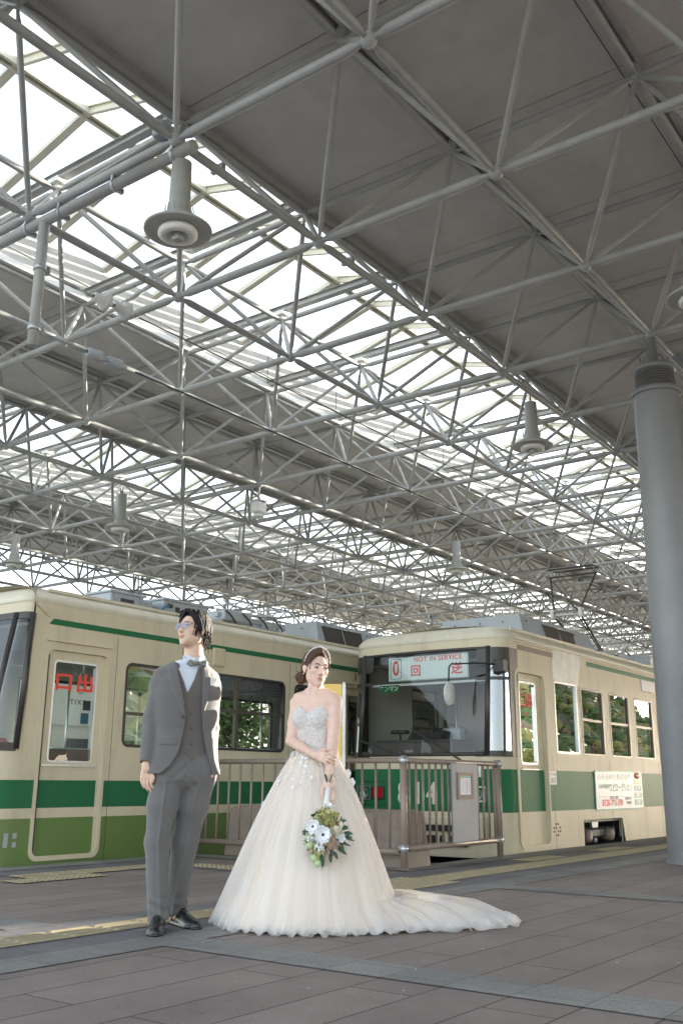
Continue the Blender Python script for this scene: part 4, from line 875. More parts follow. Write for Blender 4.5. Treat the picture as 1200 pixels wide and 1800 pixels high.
for k, (z, zz) in enumerate(((5.42, 5.25), (4.82, 4.55))):
    Wr = thing("overhead_wire", ("thin upper support wire with two white insulators left of the nearest lamp", "thick lower contact wire with dark insulators running over the tram numbered 814")[k], "overhead wire", (4.95, 7.19, z))
    a = Vector((0.1, 0, 0)); c = Vector((13, -.54, zz-z)); d = (c-a).normalized()
    part("wire", Wr, m_dark, lambda b: b.tube([a+d*(1.1), c, (55, -.54, zz-z)], .007 if k == 0 else .010, 6))
    part("turnbuckle", Wr, m_galv, lambda b: b.tube([a, a+d*.12, a+d*.14, a+d*.34, a+d*.36, a+d*.5], [.008, .008, .02, .02, .008, .008], 8))
    def ins(b, r1, m):
        T0 = Matrix.Translation(a) @ d.to_track_quat('Z', 'Y').to_matrix().to_4x4()
        for q in (.52, .78) if k == 0 else (.5, .74): b.lathe([(.02, 0), (.045, .01), (.05, .10), (r1, .12), (r1+.004, .16), (r1-.03, .17), (.03, .19), (.03, .23)], (0, 0, q), 20, m, True, T0)
    part("insulator", Wr, None, lambda b: ins(b, .095 if k == 0 else .055, m_porc if k == 0 else m_equip))
SP = thing("loudspeaker", "small white loudspeaker box hanging from a frame joint above the bride", "loudspeaker", (12.93, 11.41, 5.62))
part("box", SP, m_white, lambda b: b.bbox(-.13, .13, -.1, .1, -.12, .1, .03)); part("bracket", SP, m_galv, lambda b: (b.bbox(-.1, .1, -.12, .12, .10, .14, .01), b.tube([(0, 0, .14), (0, 0, .44)], .02, 8))); part("cone", SP, m_white, lambda b: b.lathe([(.001, -.12), (.08, -.13), (.11, -.19), (.09, -.19), (.001, -.14)], (0, 0, 0), 20))
# ---------------------------------------------------------------- surroundings
m_bldg = mat("white_building_wall", (.80, .79, .76), .7, 0, .05, .5); m_win = mat("dark_window_glass", (.08, .10, .12), .1, 0, .2, .3); m_bark = mat("bark", (.10, .08, .06), .9, 0, .3, 8, .4)
def leafm(name, a, c): 
    m = mat(name, a, .6, 0, 0, .9, col2=c); return m
m_leaf = [leafm("green_foliage", (.20, .30, .08), (.07, .13, .035)), leafm("yellow_green_foliage", (.36, .34, .09), (.14, .18, .05)), leafm("autumn_foliage", (.28, .19, .10), (.14, .11, .05))]
def building(name, lab, cx, cy, w_, d_, h, rz, n, fl):
    o = thing(name, lab, "building", (cx, cy, -.34), rz)
    part("wall", o, m_bldg, lambda b: b.box(-w_/2, w_/2, 0, d_, 0, h)); part("roof", o, m_equip, lambda b: (b.box(-w_/2-.2, w_/2+.2, -.2, d_+.2, h, h+.4)))
    part("ledge", o, m_bldg, lambda b: [b.box(-w_/2-.1, w_/2+.1, -.25, 0, (k+1)*h/fl-.35, (k+1)*h/fl-.1) for k in range(fl-1)])
    q = 0
    for k in range(fl):
        for i in range(n):
            if q >= 96: break
            q += 1; x = -w_/2+w_*(i+.5)/n; z = k*h/fl+1.0; ww = w_/n*.36
            f = part("window", o, m_white, lambda b: ring(b, rrect(x-ww, x+ww, z, z+1.5, .01), rrect(x-ww+.06, x+ww-.06, z+.06, z+1.44, .01), -.05, .02, side(0), None)); part("pane", f, m_win, lambda b: b.box(x-ww+.06, x+ww-.06, -.03, -.01, z+.06, z+1.44))
    return o
building("apartment_block", "pale multi-storey building seen through the left tram's windows", 20, 27, 16, 9, 6.4, R(-8), 9, 2)
building("office_building", "low pale building seen beyond the trams at the far side", 52, 34, 30, 10, 7.5, R(-4), 14, 3)
def leafblob(b, c, r, n, s, rg, sq=.8):
    for k in range(n):
        d = Vector((rg.gauss(0, 1), rg.gauss(0, 1), rg.gauss(0, 1))); d.normalize(); q = rg.random()**.4
        p = Vector(c)+Vector((d.x*r, d.y*r, d.z*r*sq))*q
        u = Vector((rg.gauss(0, 1), rg.gauss(0, 1), rg.gauss(0, 1))).normalized(); v = u.orthogonal().normalized(); ss = s*rg.uniform(.6, 1.3)
        b.add([p-u*ss, p+v*ss*.6, p+u*ss, p-v*ss*.6], [(0, 1, 2, 3)])
def tree(name, lab, x, y, h, r, mi, seed, group="trees beyond the trams", n=2600, z=-.34, s=.13):
    rg = random.Random(seed); o = thing(name, lab, "tree", (x, y, z), 0, group)
    b = MB(); b.tube([(0, 0, 0), (.05, 0, h*.3), (0, .08, h*.55), (.1, 0, h*.8)], [.22*h/7, .16*h/7, .11*h/7, .03], 8)
    cl = []
    for k in range(9):
        a = rg.uniform(0, 2*PI); q = rg.uniform(.35, .95)*r; zc = h*rg.uniform(.45, .92); cl.append((q*math.cos(a)*(1.25-zc/h), q*math.sin(a)*(1.25-zc/h), zc)); b.tube([(0, 0, h*.35+zc*.15), (cl[-1][0]*.5, cl[-1][1]*.5, zc*.82), cl[-1]], [.07, .045, .015], 5)
    b.build("trunk", m_bark, o)
    b = MB()
    for c in cl+[(0, 0, h*.9), (0, 0, h*.7)]: leafblob(b, c, r*rg.uniform(.38, .6), n//11, s, rg)
    b.build("crown", m_leaf[mi], o, fix=False); return o
tree("street_tree", "bushy green tree seen through the left tram's double window", 25.6, 23.5, 4.4, 2.0, 0, 3)
tree("street_tree", "yellow-green tree right of the bushy one behind the left tram", 31.5, 25.5, 5.2, 2.4, 1, 4)
tree("street_tree", "green tree standing behind the bride's head beyond both trams", 35, 24.5, 6, 3, 0, 5)
tree("street_tree", "distant yellowish tree beyond the front of the tram numbered 814", 43, 26, 6, 3, 1, 6)
# wooded hills on the side the trams' windows look back to
def hills():
    b = MB(); nx, ny = 150, 26; rg = np.random.RandomState(4); vs = []; X0, X1 = 60, 520
    ph = rg.uniform(0, 6.28, 12)
    for j in range(ny):
        for i in range(nx):
            x = X0+(X1-X0)*i/(nx-1); t = j/(ny-1); y = -48-.17*(x-60)-t*110
            hh = (30+.06*(x-150)+7*math.sin(x*.021+ph[0])+4*math.sin(x*.05+ph[1])+2*math.sin(x*.11+ph[2]))*math.sin(min(1, t*1.15)*PI/2)
            vs.append((x+1.5*math.sin(j*3.1+i), y, -.3+hh+(rg.rand()-.5)*.6*(t > .02)))
    b.add(vs, [(j*nx+i, j*nx+i+1, (j+1)*nx+i+1, (j+1)*nx+i) for j in range(ny-1) for i in range(nx-1)], None, True)
    o = b.build("hills", mat("wooded_hill", (.07, .075, .025), .9, 0, 0, .10, 1.0, .9, col2=(.03, .045, .018)), fix=False); return struct(o), vs, nx, ny
_, hv, hnx, hny = hills()
def woods():
    rg = random.Random(33); M_ = [leafm("hill_wood_green", (.15, .22, .06), (.06, .10, .03)), leafm("hill_wood_yellow", (.38, .33, .08), (.18, .17, .05)), leafm("hill_wood_brown", (.30, .21, .13), (.16, .12, .07))]; b = MB()
    for k in range(2600):
        i = int(rg.random()**1.5*(hnx-1)); j = int(rg.random()*(hny-1)*.7); p = Vector(hv[j*hnx+i])+Vector((rg.uniform(-2, 2), rg.uniform(-3, 3), rg.uniform(-.5, 1.5))); r = rg.uniform(1.4, 3.4); m = M_[rg.choices((0, 1, 2), (6, 3, 2))[0]]; n = 7; vs = []
        for a_ in range(5):
            ph = PI*(a_+.5)/5
            for q in range(n): th = 2*PI*q/n+a_*.4; rr = r*rg.uniform(.75, 1.15); vs.append(p+Vector((rr*math.sin(ph)*math.cos(th), rr*math.sin(ph)*math.sin(th), rr*.85*math.cos(ph))))
        b.add(vs, [(a_*n+q, a_*n+(q+1) % n, (a_+1)*n+(q+1) % n, (a_+1)*n+q) for a_ in range(4) for q in range(n)]+[tuple(range(n))], m)
    o = b.build("hillside_woodland", None, None, fix=False); tag(o, "mixed green, yellow and brown woodland on the hills mirrored in the side windows", "woodland"); o["kind"] = "stuff"
woods()
for k, (x, y, h, mi) in enumerate(((110, -40, 6, 1), (62, -21, 2.6, 1), (150, -56, 7, 0), (190, -66, 8, 2))):
    tree("roadside_tree", ("round yellow-green tree", "low yellow-green tree", "tall green tree", "brown autumn tree", "broad yellowish tree", "small dark green tree")[k]+" mirrored in the side windows of the tram numbered 814", x, y, h, h*.45, mi, 20+k, "trees mirrored in the tram windows", 1500, -.34, .28)
# ---------------------------------------------------------------- smooth implicit bodies -> one mesh each
class Field:
    def __init__(s, lo, hi, h):
        s.lo = np.array(lo, float); s.h = h; s.n = np.ceil((np.array(hi)-s.lo)/h).astype(int)+1
        s.F = np.full(tuple(s.n), 0.2, np.float32)
    def sub(s, lo, hi):
        a = np.clip(np.floor((np.array(lo)-s.lo)/s.h).astype(int), 0, s.n-1); b = np.clip(np.ceil((np.array(hi)-s.lo)/s.h).astype(int)+1, 1, s.n)
        if np.any(b <= a): return None
        ax = [s.lo[k]+s.h*np.arange(a[k], b[k]) for k in range(3)]
        G = np.meshgrid(*ax, indexing='ij'); return (slice(a[0], b[0]), slice(a[1], b[1]), slice(a[2], b[2])), G
    @staticmethod
    def smin(a, b, k):
        if k <= 1e-6: return np.minimum(a, b)
        h = np.maximum(k-np.abs(a-b), 0)/k; return np.minimum(a, b)-h*h*k*0.25
    def apply(s, lo, hi, fn, k, mode='add'):
        m = k+.012; r = s.sub(np.array(lo)-m, np.array(hi)+m)
        if r is None: return
        sl, G = r; d = fn(*G); f = s.F[sl]
        s.F[sl] = s.smin(f, d, k) if mode == 'add' else -s.smin(-f, d, k)
    def cap(s, p, q, r0, r1=None, k=.01, mode='add', fl=None):
        p = np.array(p, float); q = np.array(q, float); r1 = r0 if r1 is None else r1; R_ = max(r0, r1)
        def fn(X, Y, Z):
            d = q-p; L = max(d@d, 1e-9); t = np.clip(((X-p[0])*d[0]+(Y-p[1])*d[1]+(Z-p[2])*d[2])/L, 0, 1)
            return np.sqrt((X-p[0]-t*d[0])**2+(Y-p[1]-t*d[1])**2+(Z-p[2]-t*d[2])**2)-(r0+(r1-r0)*t)
        s.apply(np.minimum(p, q)-R_, np.maximum(p, q)+R_, fn, k, mode)
    def chain(s, pts, rs, k=.01, mode='add'):
        for i in range(len(pts)-1): s.cap(pts[i], pts[i+1], rs[i], rs[i+1], k, mode)
    def ell(s, c, r, k=.01, mode='add', M=None):
        c = np.array(c, float); r = np.array(r, float); R_ = r.max()
        if M is not None: c = np.array(M @ Vector(c))
        def fn(X, Y, Z):
            x, y, z = X-c[0], Y-c[1], Z-c[2]
            if M is not None:
                A = np.array(M.to_3x3()); x, y, z = (A[0, 0]*x+A[1, 0]*y+A[2, 0]*z, A[0, 1]*x+A[1, 1]*y+A[2, 1]*z, A[0, 2]*x+A[1, 2]*y+A[2, 2]*z)
            k0 = np.sqrt((x/r[0])**2+(y/r[1])**2+(z/r[2])**2); k1 = np.sqrt((x/r[0]**2)**2+(y/r[1]**2)**2+(z/r[2]**2)**2)
            return k0*(k0-1)/np.maximum(k1, 1e-6)
        s.apply(c-R_, c+R_, fn, k, mode)
    def func(s, lo, hi, fn, k, mode='add'): s.apply(lo, hi, fn, k, mode)
    def mesh(s, name, m, parent, mats=None, pick=None, disp=None, smooth=1, xf=None):
        F = s.F; I = F < 0; n = F.shape
        c = np.zeros((n[0]-1, n[1]-1, n[2]-1), np.int8)
        for a in (0, 1):
            for b in (0, 1):
                for d in (0, 1): c += I[a:n[0]-1+a, b:n[1]-1+b, d:n[2]-1+d]
        act = np.argwhere((c > 0) & (c < 8)); idx = np.full(c.shape, -1, np.int64); idx[tuple(act.T)] = np.arange(len(act))
        acc = np.zeros((len(act), 3)); cnt = np.zeros(len(act))
        for ax in range(3):
            o = [k for k in range(3) if k != ax]
            for u in (0, 1):
                for v in (0, 1):
                    A = act.copy(); A[:, o[0]] += u; A[:, o[1]] += v; B = A.copy(); B[:, ax] += 1
                    fa = F[tuple(A.T)]; fb = F[tuple(B.T)]; q = (fa < 0) != (fb < 0)
                    t = np.where(q, fa/(fa-fb+1e-12), 0); P = A.astype(float); P[:, ax] += t
                    acc[q] += P[q]; cnt[q] += 1
        V = s.lo+s.h*acc/cnt[:, None]; Q = []
        for ax in range(3):
            o = [k for k in range(3) if k != ax]
            sl0 = [slice(None)]*3; sl1 = [slice(None)]*3; sl0[ax] = slice(0, -1); sl1[ax] = slice(1, None)
            E_ = np.argwhere(I[tuple(sl0)] != I[tuple(sl1)])
            E_ = E_[(E_[:, o[0]] > 0) & (E_[:, o[1]] > 0) & (E_[:, o[0]] < n[o[0]]-1) & (E_[:, o[1]] < n[o[1]]-1)]
            ins = I[tuple(E_.T)]; q = []
            for (u, v) in ((-1, -1), (0, -1), (0, 0), (-1, 0)):
                A = E_.copy(); A[:, o[0]] += u; A[:, o[1]] += v; q.append(idx[tuple(A.T)])
            q = np.stack(q, 1); fl = ins if ax != 1 else ~ins; q[~fl] = q[~fl][:, ::-1]; Q.append(q)
        Q = np.concatenate(Q)
        for _ in range(smooth):      # light relaxation
            W = np.zeros_like(V); k = np.zeros(len(V))
            for a, b in ((0, 1), (1, 2), (2, 3), (3, 0)):
                np.add.at(W, Q[:, a], V[Q[:, b]]); np.add.at(k, Q[:, a], 1); np.add.at(W, Q[:, b], V[Q[:, a]]); np.add.at(k, Q[:, b], 1)
            V = V*.5+.5*W/np.maximum(k, 1)[:, None]
        if disp is not None:
            N = np.zeros_like(V); fn_ = np.cross(V[Q[:, 2]]-V[Q[:, 0]], V[Q[:, 3]]-V[Q[:, 1]])
            for a in range(4): np.add.at(N, Q[:, a], fn_)
            N /= np.maximum(np.linalg.norm(N, axis=1), 1e-12)[:, None]; V = V+N*disp(V, N)[:, None]
        cen = V[Q].mean(1)
        if xf is not None: V = xf(V)
        me = bpy.data.meshes.new(name); me.vertices.add(len(V)); me.vertices.foreach_set("co", V.ravel()); me.loops.add(len(Q)*4); me.loops.foreach_set("vertex_index", Q.ravel().astype(np.int32))
        me.polygons.add(len(Q)); me.polygons.foreach_set("loop_start", np.arange(0, len(Q)*4, 4)); me.polygons.foreach_set("use_smooth", np.ones(len(Q), bool))
        for q in (mats or [m]): me.materials.append(q)
        if pick is not None: me.polygons.foreach_set("material_index", pick(cen).astype(np.int32))
        me.update(); me.validate()
        o = bpy.data.objects.new(name, me); COL.objects.link(o)
        if parent: o.parent = parent
        return o
def vnoise(V, f, seed=0):      # cheap smooth noise, -1..1
    r = np.random.RandomState(seed); o = 0
    for k in range(4):
        d = r.normal(size=3)*f; o = o+np.sin(V@d+r.uniform(0, 6.28)+1.3*np.sin(V@(r.normal(size=3)*f*.6)+r.uniform(0, 6.28)))
    return o/4
def skin_mat(name, col):
    m = mat(name, col, .48, 0, .05, 18, .04, 120); b = m.node_tree.nodes["Principled BSDF"]; b.inputs["Subsurface Weight"].default_value = .18; b.inputs["Subsurface Radius"].default_value = (.012, .005, .003); b.inputs["Subsurface Scale"].default_value = 1.0; return m
m_skinm = skin_mat("skin_groom", (.64, .43, .32)); m_skinb = skin_mat("skin_bride", (.72, .50, .41))
m_lipm = mat("lips_groom", (.50, .22, .19), .4); m_lipb = mat("lips_bride", (.56, .20, .18), .35)
m_eyew = mat("eye_white", (.45, .42, .40), .2); m_iris = mat("iris", (.02, .012, .01), .08)
m_brow = mat("brow_hair", (.05, .035, .03), .8); m_browb = mat("soft_brow_hair", (.09, .05, .035), .8)
def hairmat(name, c): return mat(name, c, .68, 0, .35, 60, .5, 160, spec=.25, stretch=(1, 1, .22))
m_hairm = hairmat("black_hair", (.012, .010, .011)); m_hairb = hairmat("dark_brown_hair", (.095, .050, .034))
def head(F, M, fem=False):
    e = lambda c, r, k=.012, mode='add': F.ell(c, r, k, mode, M)
    c = lambda p, q, r0, r1=None, k=.008, mode='add': F.cap(M @ Vector(p), M @ Vector(q), r0, r1, k, mode)
    w_ = .96 if fem else 1.0
    e((0, -.018, .036), (.074*w_, .092, .080)); e((0, .020, -.014), (.061*w_, .068, .080), .02)
    e((0, .036, -.066), (.038 if fem else .042, .044, .036), .025); e((0, .069, -.096 if not fem else -.092), (.017, .014, .014), .022)
    for s in (-1, 1):
        e((s*(.040 if fem else .045), .006, -.052), (.015, .024, .022), .025); e((s*.042*w_, .052, -.014), (.020, .020, .016), .022)
        e((s*.0315, .0905, .0055), (.0135, .007, .0075), .006, 'sub')
        e((s*.0315, .0735, .0045), (.0145, .0125, .0085), .003)
        c((s*.016, .083, .0135), (s*.044, .072, .0125), .0032, .003, .004)
        c((s*.014, .087, .027), (s*.048, .070, .026), .006, .005, .012)
        e((s*.0115, .0905, -.0315), (.0075, .009, .0065), .006)
        e((s*.0735*w_, -.008, -.004), (.006, .018, .030), .006); e((s*.079*w_, -.014, .004), (.0055, .013, .022), .004)
        e((s*.082*w_, -.008, -.001), (.004, .007, .014), .003, 'sub')
    c((0, .082, .016), (0, .099, -.024), .0065, .0088, .010); e((0, .101, -.029), (.0095, .0095, .0085), .008)
    lw_ = .86 if fem else 1
    e((0, .0865, -.0555), (.0215*lw_, .0075, .0038), .005); e((0, .0865, -.0628), (.0180*lw_, .0080, .0046), .005)
    c((-.021, .0845, -.0595), (.021, .0845, -.0595), .0014, .0014, .003, 'sub'); 
    e((0, .083, -.0465), (.004, .006, .006), .006, 'sub'); e((0, .082, -.076), (.014, .006, .004), .008, 'sub')
def face_parts(T, M, mbrow, fem=False, gaze=0.0, xf=None):
    def fin(o): 
        if xf: o.data.transform(xf)
        return o
    for s in (-1, 1):
        b = MB(); b.ball((0, 0, 0), 1, None, 16); o = b.build("eye", m_eyew, T); o.data.transform(M @ Matrix.Translation((s*.0315, .0778, .0040)) @ Matrix.Diagonal((.0125, .0098, .0050 if not fem else .0054, 1))); fin(o)
        b = MB(); b.ball((0, 0, 0), 1, None, 12); i = b.build("iris", m_iris, o); i.data.transform(M @ Matrix.Translation((s*.0315+gaze, .0850, .0043)) @ Matrix.Diagonal((.0058, .0042, .0052, 1))); fin(i)
        b = MB(); b.tube([M @ Vector((s*x, y, z)) for x, y, z in ((.0185, .0850, .0035), (.024, .0878, .0085), (.0315, .0878, .0103), (.039, .0845, .0090), (.0455, .0785, .0045))], [.0008, .0016, .0021, .0020, .0010], 6); fin(b.build("eyelashes", m_brow, o))
        b = MB(); b.tube([M @ Vector((s*x, y, z)) for x, y, z in ((.013, .0935, .0225), (.022, .0925, .0262), (.034, .0870, .0275), (.046, .0765, .0235))], [.0018, .0028, .0024, .0008], 6); fin(b.build("eyebrow", mbrow, T))
def lipsel(M, pts):
    A = np.array(M.inverted()); q = pts@A[:3, :3].T+A[:3, 3]
    return (np.abs(q[:, 0])/.0205)**2+((q[:, 2]+.0590)/(.0078*(1.05-.5*(np.abs(q[:, 0])/.0205)**2)))**2, q
def hair_strands(F, M, roots, k=.004):
    for (pts, r0, r1) in roots:
        P = [M @ Vector(p) for p in pts]; n = len(P)-1
        for i in range(n): F.cap(P[i], P[i+1], r0+(r1-r0)*i/n, r0+(r1-r0)*(i+1)/n, k)
def finger(F, pts, r, k=.004): F.chain(pts, [r, r*.95, r*.9, r*.72][:len(pts)], k)
# ---------------------------------------------------------------- groom
def wool(name, col, s=220):
    m = mat(name, col, .82, 0, .05, 9, .25, 500, sheen=.25); n = m.node_tree; b = n.nodes["Principled BSDF"]; tc = n.nodes.new("ShaderNodeTexCoord")
    prev = b.inputs["Base Color"].links[0].from_socket
    for ax, sc in ((0, 62), (2, 62)):
        wv = n.nodes.new("ShaderNodeTexWave"); wv.wave_type = 'BANDS'; wv.bands_direction = 'XYZ'[ax]; wv.inputs["Scale"].default_value = sc/PI/1.0; wv.inputs["Distortion"].default_value = .3
        n.links.new(tc.outputs["Object"], wv.inputs["Vector"]); r = n.nodes.new("ShaderNodeValToRGB"); r.color_ramp.elements[0].position = .86; r.color_ramp.elements[0].color = (1, 1, 1, 1); r.color_ramp.elements[1].position = 1; r.color_ramp.elements[1].color = (.94, .935, .94, 1)
        n.links.new(wv.outputs["Fac"], r.inputs[0]); mx = n.nodes.new("ShaderNodeMix"); mx.data_type = 'RGBA'; mx.blend_type = 'MULTIPLY'; mx.inputs[0].default_value = 1
        n.links.new(prev, mx.inputs[6]); n.links.new(r.outputs[0], mx.inputs[7]); prev = mx.outputs[2]
    n.links.new(prev, b.inputs["Base Color"]); return m
m_suit = wool("grey_suit_wool", (.128, .121, .120)); m_vest = wool("brown_grey_vest_wool", (.112, .098, .090)); m_shirt = mat("pale_blue_shirt", (.56, .60, .70), .7, 0, .03, 8, .08, 60, sheen=.2)
m_shoe = mat("black_shoe_leather", (.012, .012, .014), .26, 0, 0, 8, .03, 60, coat=.2); m_tie = mat("patterned_bow_tie_cloth", (.30, .31, .27), .55, 0, 0, 90, .2, 300, col2=(.03, .045, .035)); m_btn = mat("button", (.06, .055, .05), .3)
D_, X0 = 5.83, -.884
G = thing("person", "man in a grey three-piece suit, bow tie and glasses looking up to the left", "person", tuple(RT0*X0+FWD0*D_), YAW-PI/2)
def gp_(x, z, y=0.0): return np.array(((X0+x)*(1+y/D_)-X0, y, .8+(z-.8)*(1+y/D_)))
A_ = R(24); LAT = np.array((math.cos(A_), math.sin(A_), 0)); FRO = np.array((math.sin(A_), -math.cos(A_), 0)); CB = np.array((-.028, .015, 0))
def ub(u, v, z): return CB+LAT*u+FRO*v+np.array((0, 0, z))
def uvz(X, Y, Z): x = X-CB[0]; y = Y-CB[1]; return x*LAT[0]+y*LAT[1], x*FRO[0]+y*FRO[1]
TZ = np.array([.74, .84, .92, 1.00, 1.08, 1.18, 1.28, 1.36, 1.42, 1.47, 1.50]); TW = np.array([.165, .170, .160, .148, .146, .156, .168, .168, .140, .075, .055]); TD = np.array([.108, .110, .104, .098, .098, .106, .112, .104, .088, .065, .055]); TS = np.array([0, 0, 0, 0, 0, .005, .008, .002, -.01, -.02, -.02])
def torso(off, zlo=.74, zhi=1.5, flare=0):
    def fn(X, Y, Z):
        u, v = uvz(X, Y, Z); w_ = np.interp(Z, TZ, TW)+off; d_ = np.interp(Z, TZ, TD)+off; sft = np.interp(Z, TZ, TS)
        if flare: w_ = w_+flare*np.clip((1.08-Z)/.25, 0, 1); d_ = d_+flare*np.clip((1.08-Z)/.25, 0, 1)
        p = 2.4; k0 = (np.abs(u/w_)**p+np.abs((v-sft)/d_)**p)**(1/p); d = (k0-1)*np.minimum(w_, d_)
        return np.maximum(d, np.maximum(zlo-Z, Z-zhi))
    return fn
shR, elR, wrR = gp_(-.168, 1.385, -.06), gp_(-.216, 1.125, -.05), gp_(-.230, .885, -.10)
shL, elL, wrL = gp_(.112, 1.372, .09), gp_(.128, 1.09, .17), gp_(.132, .89, .04)
hpR, knR, anR = gp_(-.108, .86, -.03), gp_(-.144, .46, -.06), gp_(-.115, .10, -.05)
hpL, knL, anL = gp_(.085, .86, .04), gp_(.012, .47, .08), gp_(-.040, .11, .19)
MH = Matrix.Translation(Vector(gp_(-.002, 1.662, 0))) @ Matrix.Rotation(R(180-35), 4, 'Z') @ Matrix.Rotation(R(11), 4, 'X') @ Matrix.Rotation(R(3), 4, 'Y')
F = Field((-.36, -.30, -.01), (.30, .30, 1.82), .004)
F.func((-.3, -.25, .74), (.3, .3, 1.5), torso(-.03, .88, 1.46), .02)
F.cap(gp_(.012, 1.44, .03), gp_(.010, 1.60, .01), .060, .054, .03)
head(F, MH)
F.chain([shR, elR, wrR], [.045, .036, .026], .02); F.chain([shL, elL, wrL], [.045, .036, .026], .02)
F.chain([hpR, knR, anR, gp_(-.113, .05, -.10)], [.058, .05, .030, .024], .03); F.chain([hpL, knL, anL, gp_(-.018, .07, .15)], [.058, .05, .030, .024], .03)
# right hand, fingers softly curled, thumb on the inner side
F.cap(wrR, gp_(-.228, .862, -.105), .026, .026, .012)
for k, x in enumerate((-.256, -.239, -.221, -.203)): F.cap(gp_(-.232+(x+.229)*.5, .866, -.105), gp_(x, .812, -.112), .0125, .0100, .008)
for k, (x, L) in enumerate(((-.256, .052), (-.239, .064), (-.221, .070), (-.203, .062))):
    a = gp_(x, .812, -.112); finger(F, [a, a+np.array((.003, -.004, -L*.45)), a+np.array((.010, .002, -L*.78)), a+np.array((.016+.004*k, .010, -L*1.08))], .0080, .002)
finger(F, [gp_(-.214, .868, -.112), gp_(-.196, .838, -.125), gp_(-.188, .812, -.128), gp_(-.190, .790, -.124)], .0115, .006)
F.cap(wrL, gp_(.135, .83, 0), .030, .026, .02)
def pick(c): d, q = lipsel(MH, c); return ((d < 1) & (q[:, 1] > .075)).astype(int)
F.mesh("body", None, G, [m_skinm, m_lipm], pick, smooth=1)
face_parts(G, MH, m_brow, False, -.001)
# shirt, vest, jacket, trousers
def fold(V, N, a, f, seed, zst=.35): return a*vnoise(V*np.array((1, 1, zst)), f, seed)
F = Field((-.24, -.20, 1.0), (.24, .24, 1.56), .0035)
F.func((-.2, -.2, 1.05), (.2, .2, 1.5), torso(-.004, 1.05, 1.487), .002)
cN = gp_(.012, 1.50, .03); F.func((-.1, -.1, 1.44), (.12, .14, 1.56), lambda X, Y, Z: np.maximum(np.sqrt((X-cN[0]+.0)**2+(Y-cN[1])**2)-.066, np.maximum(Z-(1.512+.16*(Y-.03)+.10*np.abs(X-cN[0]-.02)), 1.42-Z)), .008)
F.cap(cN+np.array((-.003, -.002, -.01)), cN+np.array((-.004, -.004, .09)), .0595, .062, .002, 'sub')
F.func((-.2, -.2, 1.51), (.2, .2, 1.62), lambda X, Y, Z: -(Z-(1.535-.25*(Y+.0)*0-.35*np.clip(-(Y-.03), 0, .1)*np.exp(-((X-.03)/.02)**2))), .001, 'sub') if False else None
F.mesh("shirt", m_shirt, G, disp=lambda V, N: fold(V, N, .0015, 30, 3))
F = Field((-.24, -.20, .86), (.26, .24, 1.52), .0035)
def vestf(X, Y, Z):
    d = torso(.008, .90, 1.475, 0)(X, Y, Z); u, v = uvz(X, Y, Z)
    op = np.maximum(np.abs(u-np.interp(Z, [1.285, 1.48], [-.022, -.005]))-np.interp(Z, [1.285, 1.48], [0, .078]), 1.285-Z); d = np.maximum(d, -np.maximum(op, -v))
    hem = Z-(.945-np.clip(.05-np.abs(u-.03), 0, .05)*.75); return np.maximum(d, np.where(v > 0, -hem, -1))
F.func((-.24, -.2, .86), (.26, .24, 1.5), vestf, .001)
F.mesh("vest", m_vest, G, disp=lambda V, N: fold(V, N, .002, 22, 5))
part("vest_button", G, m_btn, lambda b: [b.ball(ub(.005+.004*k, .121-.004*k, 1.255-.085*k), .0045, None, 8) for k in range(4)])
def jacketf(X, Y, Z, off=.026, lap=True):
    u, v = uvz(X, Y, Z); uR = np.interp(Z, [.80, .835, .88, .95, 1.05, 1.148, 1.30, 1.42, 1.49], [-.19, -.155, -.105, -.062, -.038, -.028, -.060, -.080, -.088]); uL = np.interp(Z, [.84, .90, 1.0, 1.10, 1.2, 1.30, 1.42, 1.49], [.150, .135, .105, .082, .068, .064, .072, .078])
    o = off
    if lap:
        wl = np.interp(Z, [1.15, 1.24, 1.38, 1.40, 1.44, 1.50], [.0, .040, .066, .050, .062, .040]); mR = np.clip((uR-u)/.004, 0, 1)*np.clip((u-(uR-wl))/.004, 0, 1); mL = np.clip((u-uL)/.004, 0, 1)*np.clip(((uL+wl*.8)-u)/.004, 0, 1)
        o = off+.0075*np.where((v > 0) & (Z > 1.15), np.maximum(mR, mL), 0)
        fl = np.where((v > 0) & (u > -.165) & (u < -.070) & (Z > .995+.0) & (Z < 1.040), .005, 0); o = o+fl
    d = torso(0, .83, 1.505, .012)(X, Y, Z); d = np.maximum(torso(0, .835, 1.492, .014)(X, Y, Z)-o, np.maximum(.835-Z, Z-1.474))
    op = np.minimum(u-uR, uL-u); return np.maximum(d, np.minimum(op, v+.02))
F = Field((-.34, -.24, .80), (.30, .30, 1.54), .0035)
F.func((-.3, -.24, .80), (.3, .3, 1.53), jacketf, .001)
FS = Field((-.34, -.24, .80), (.30, .30, 1.54), .0035)
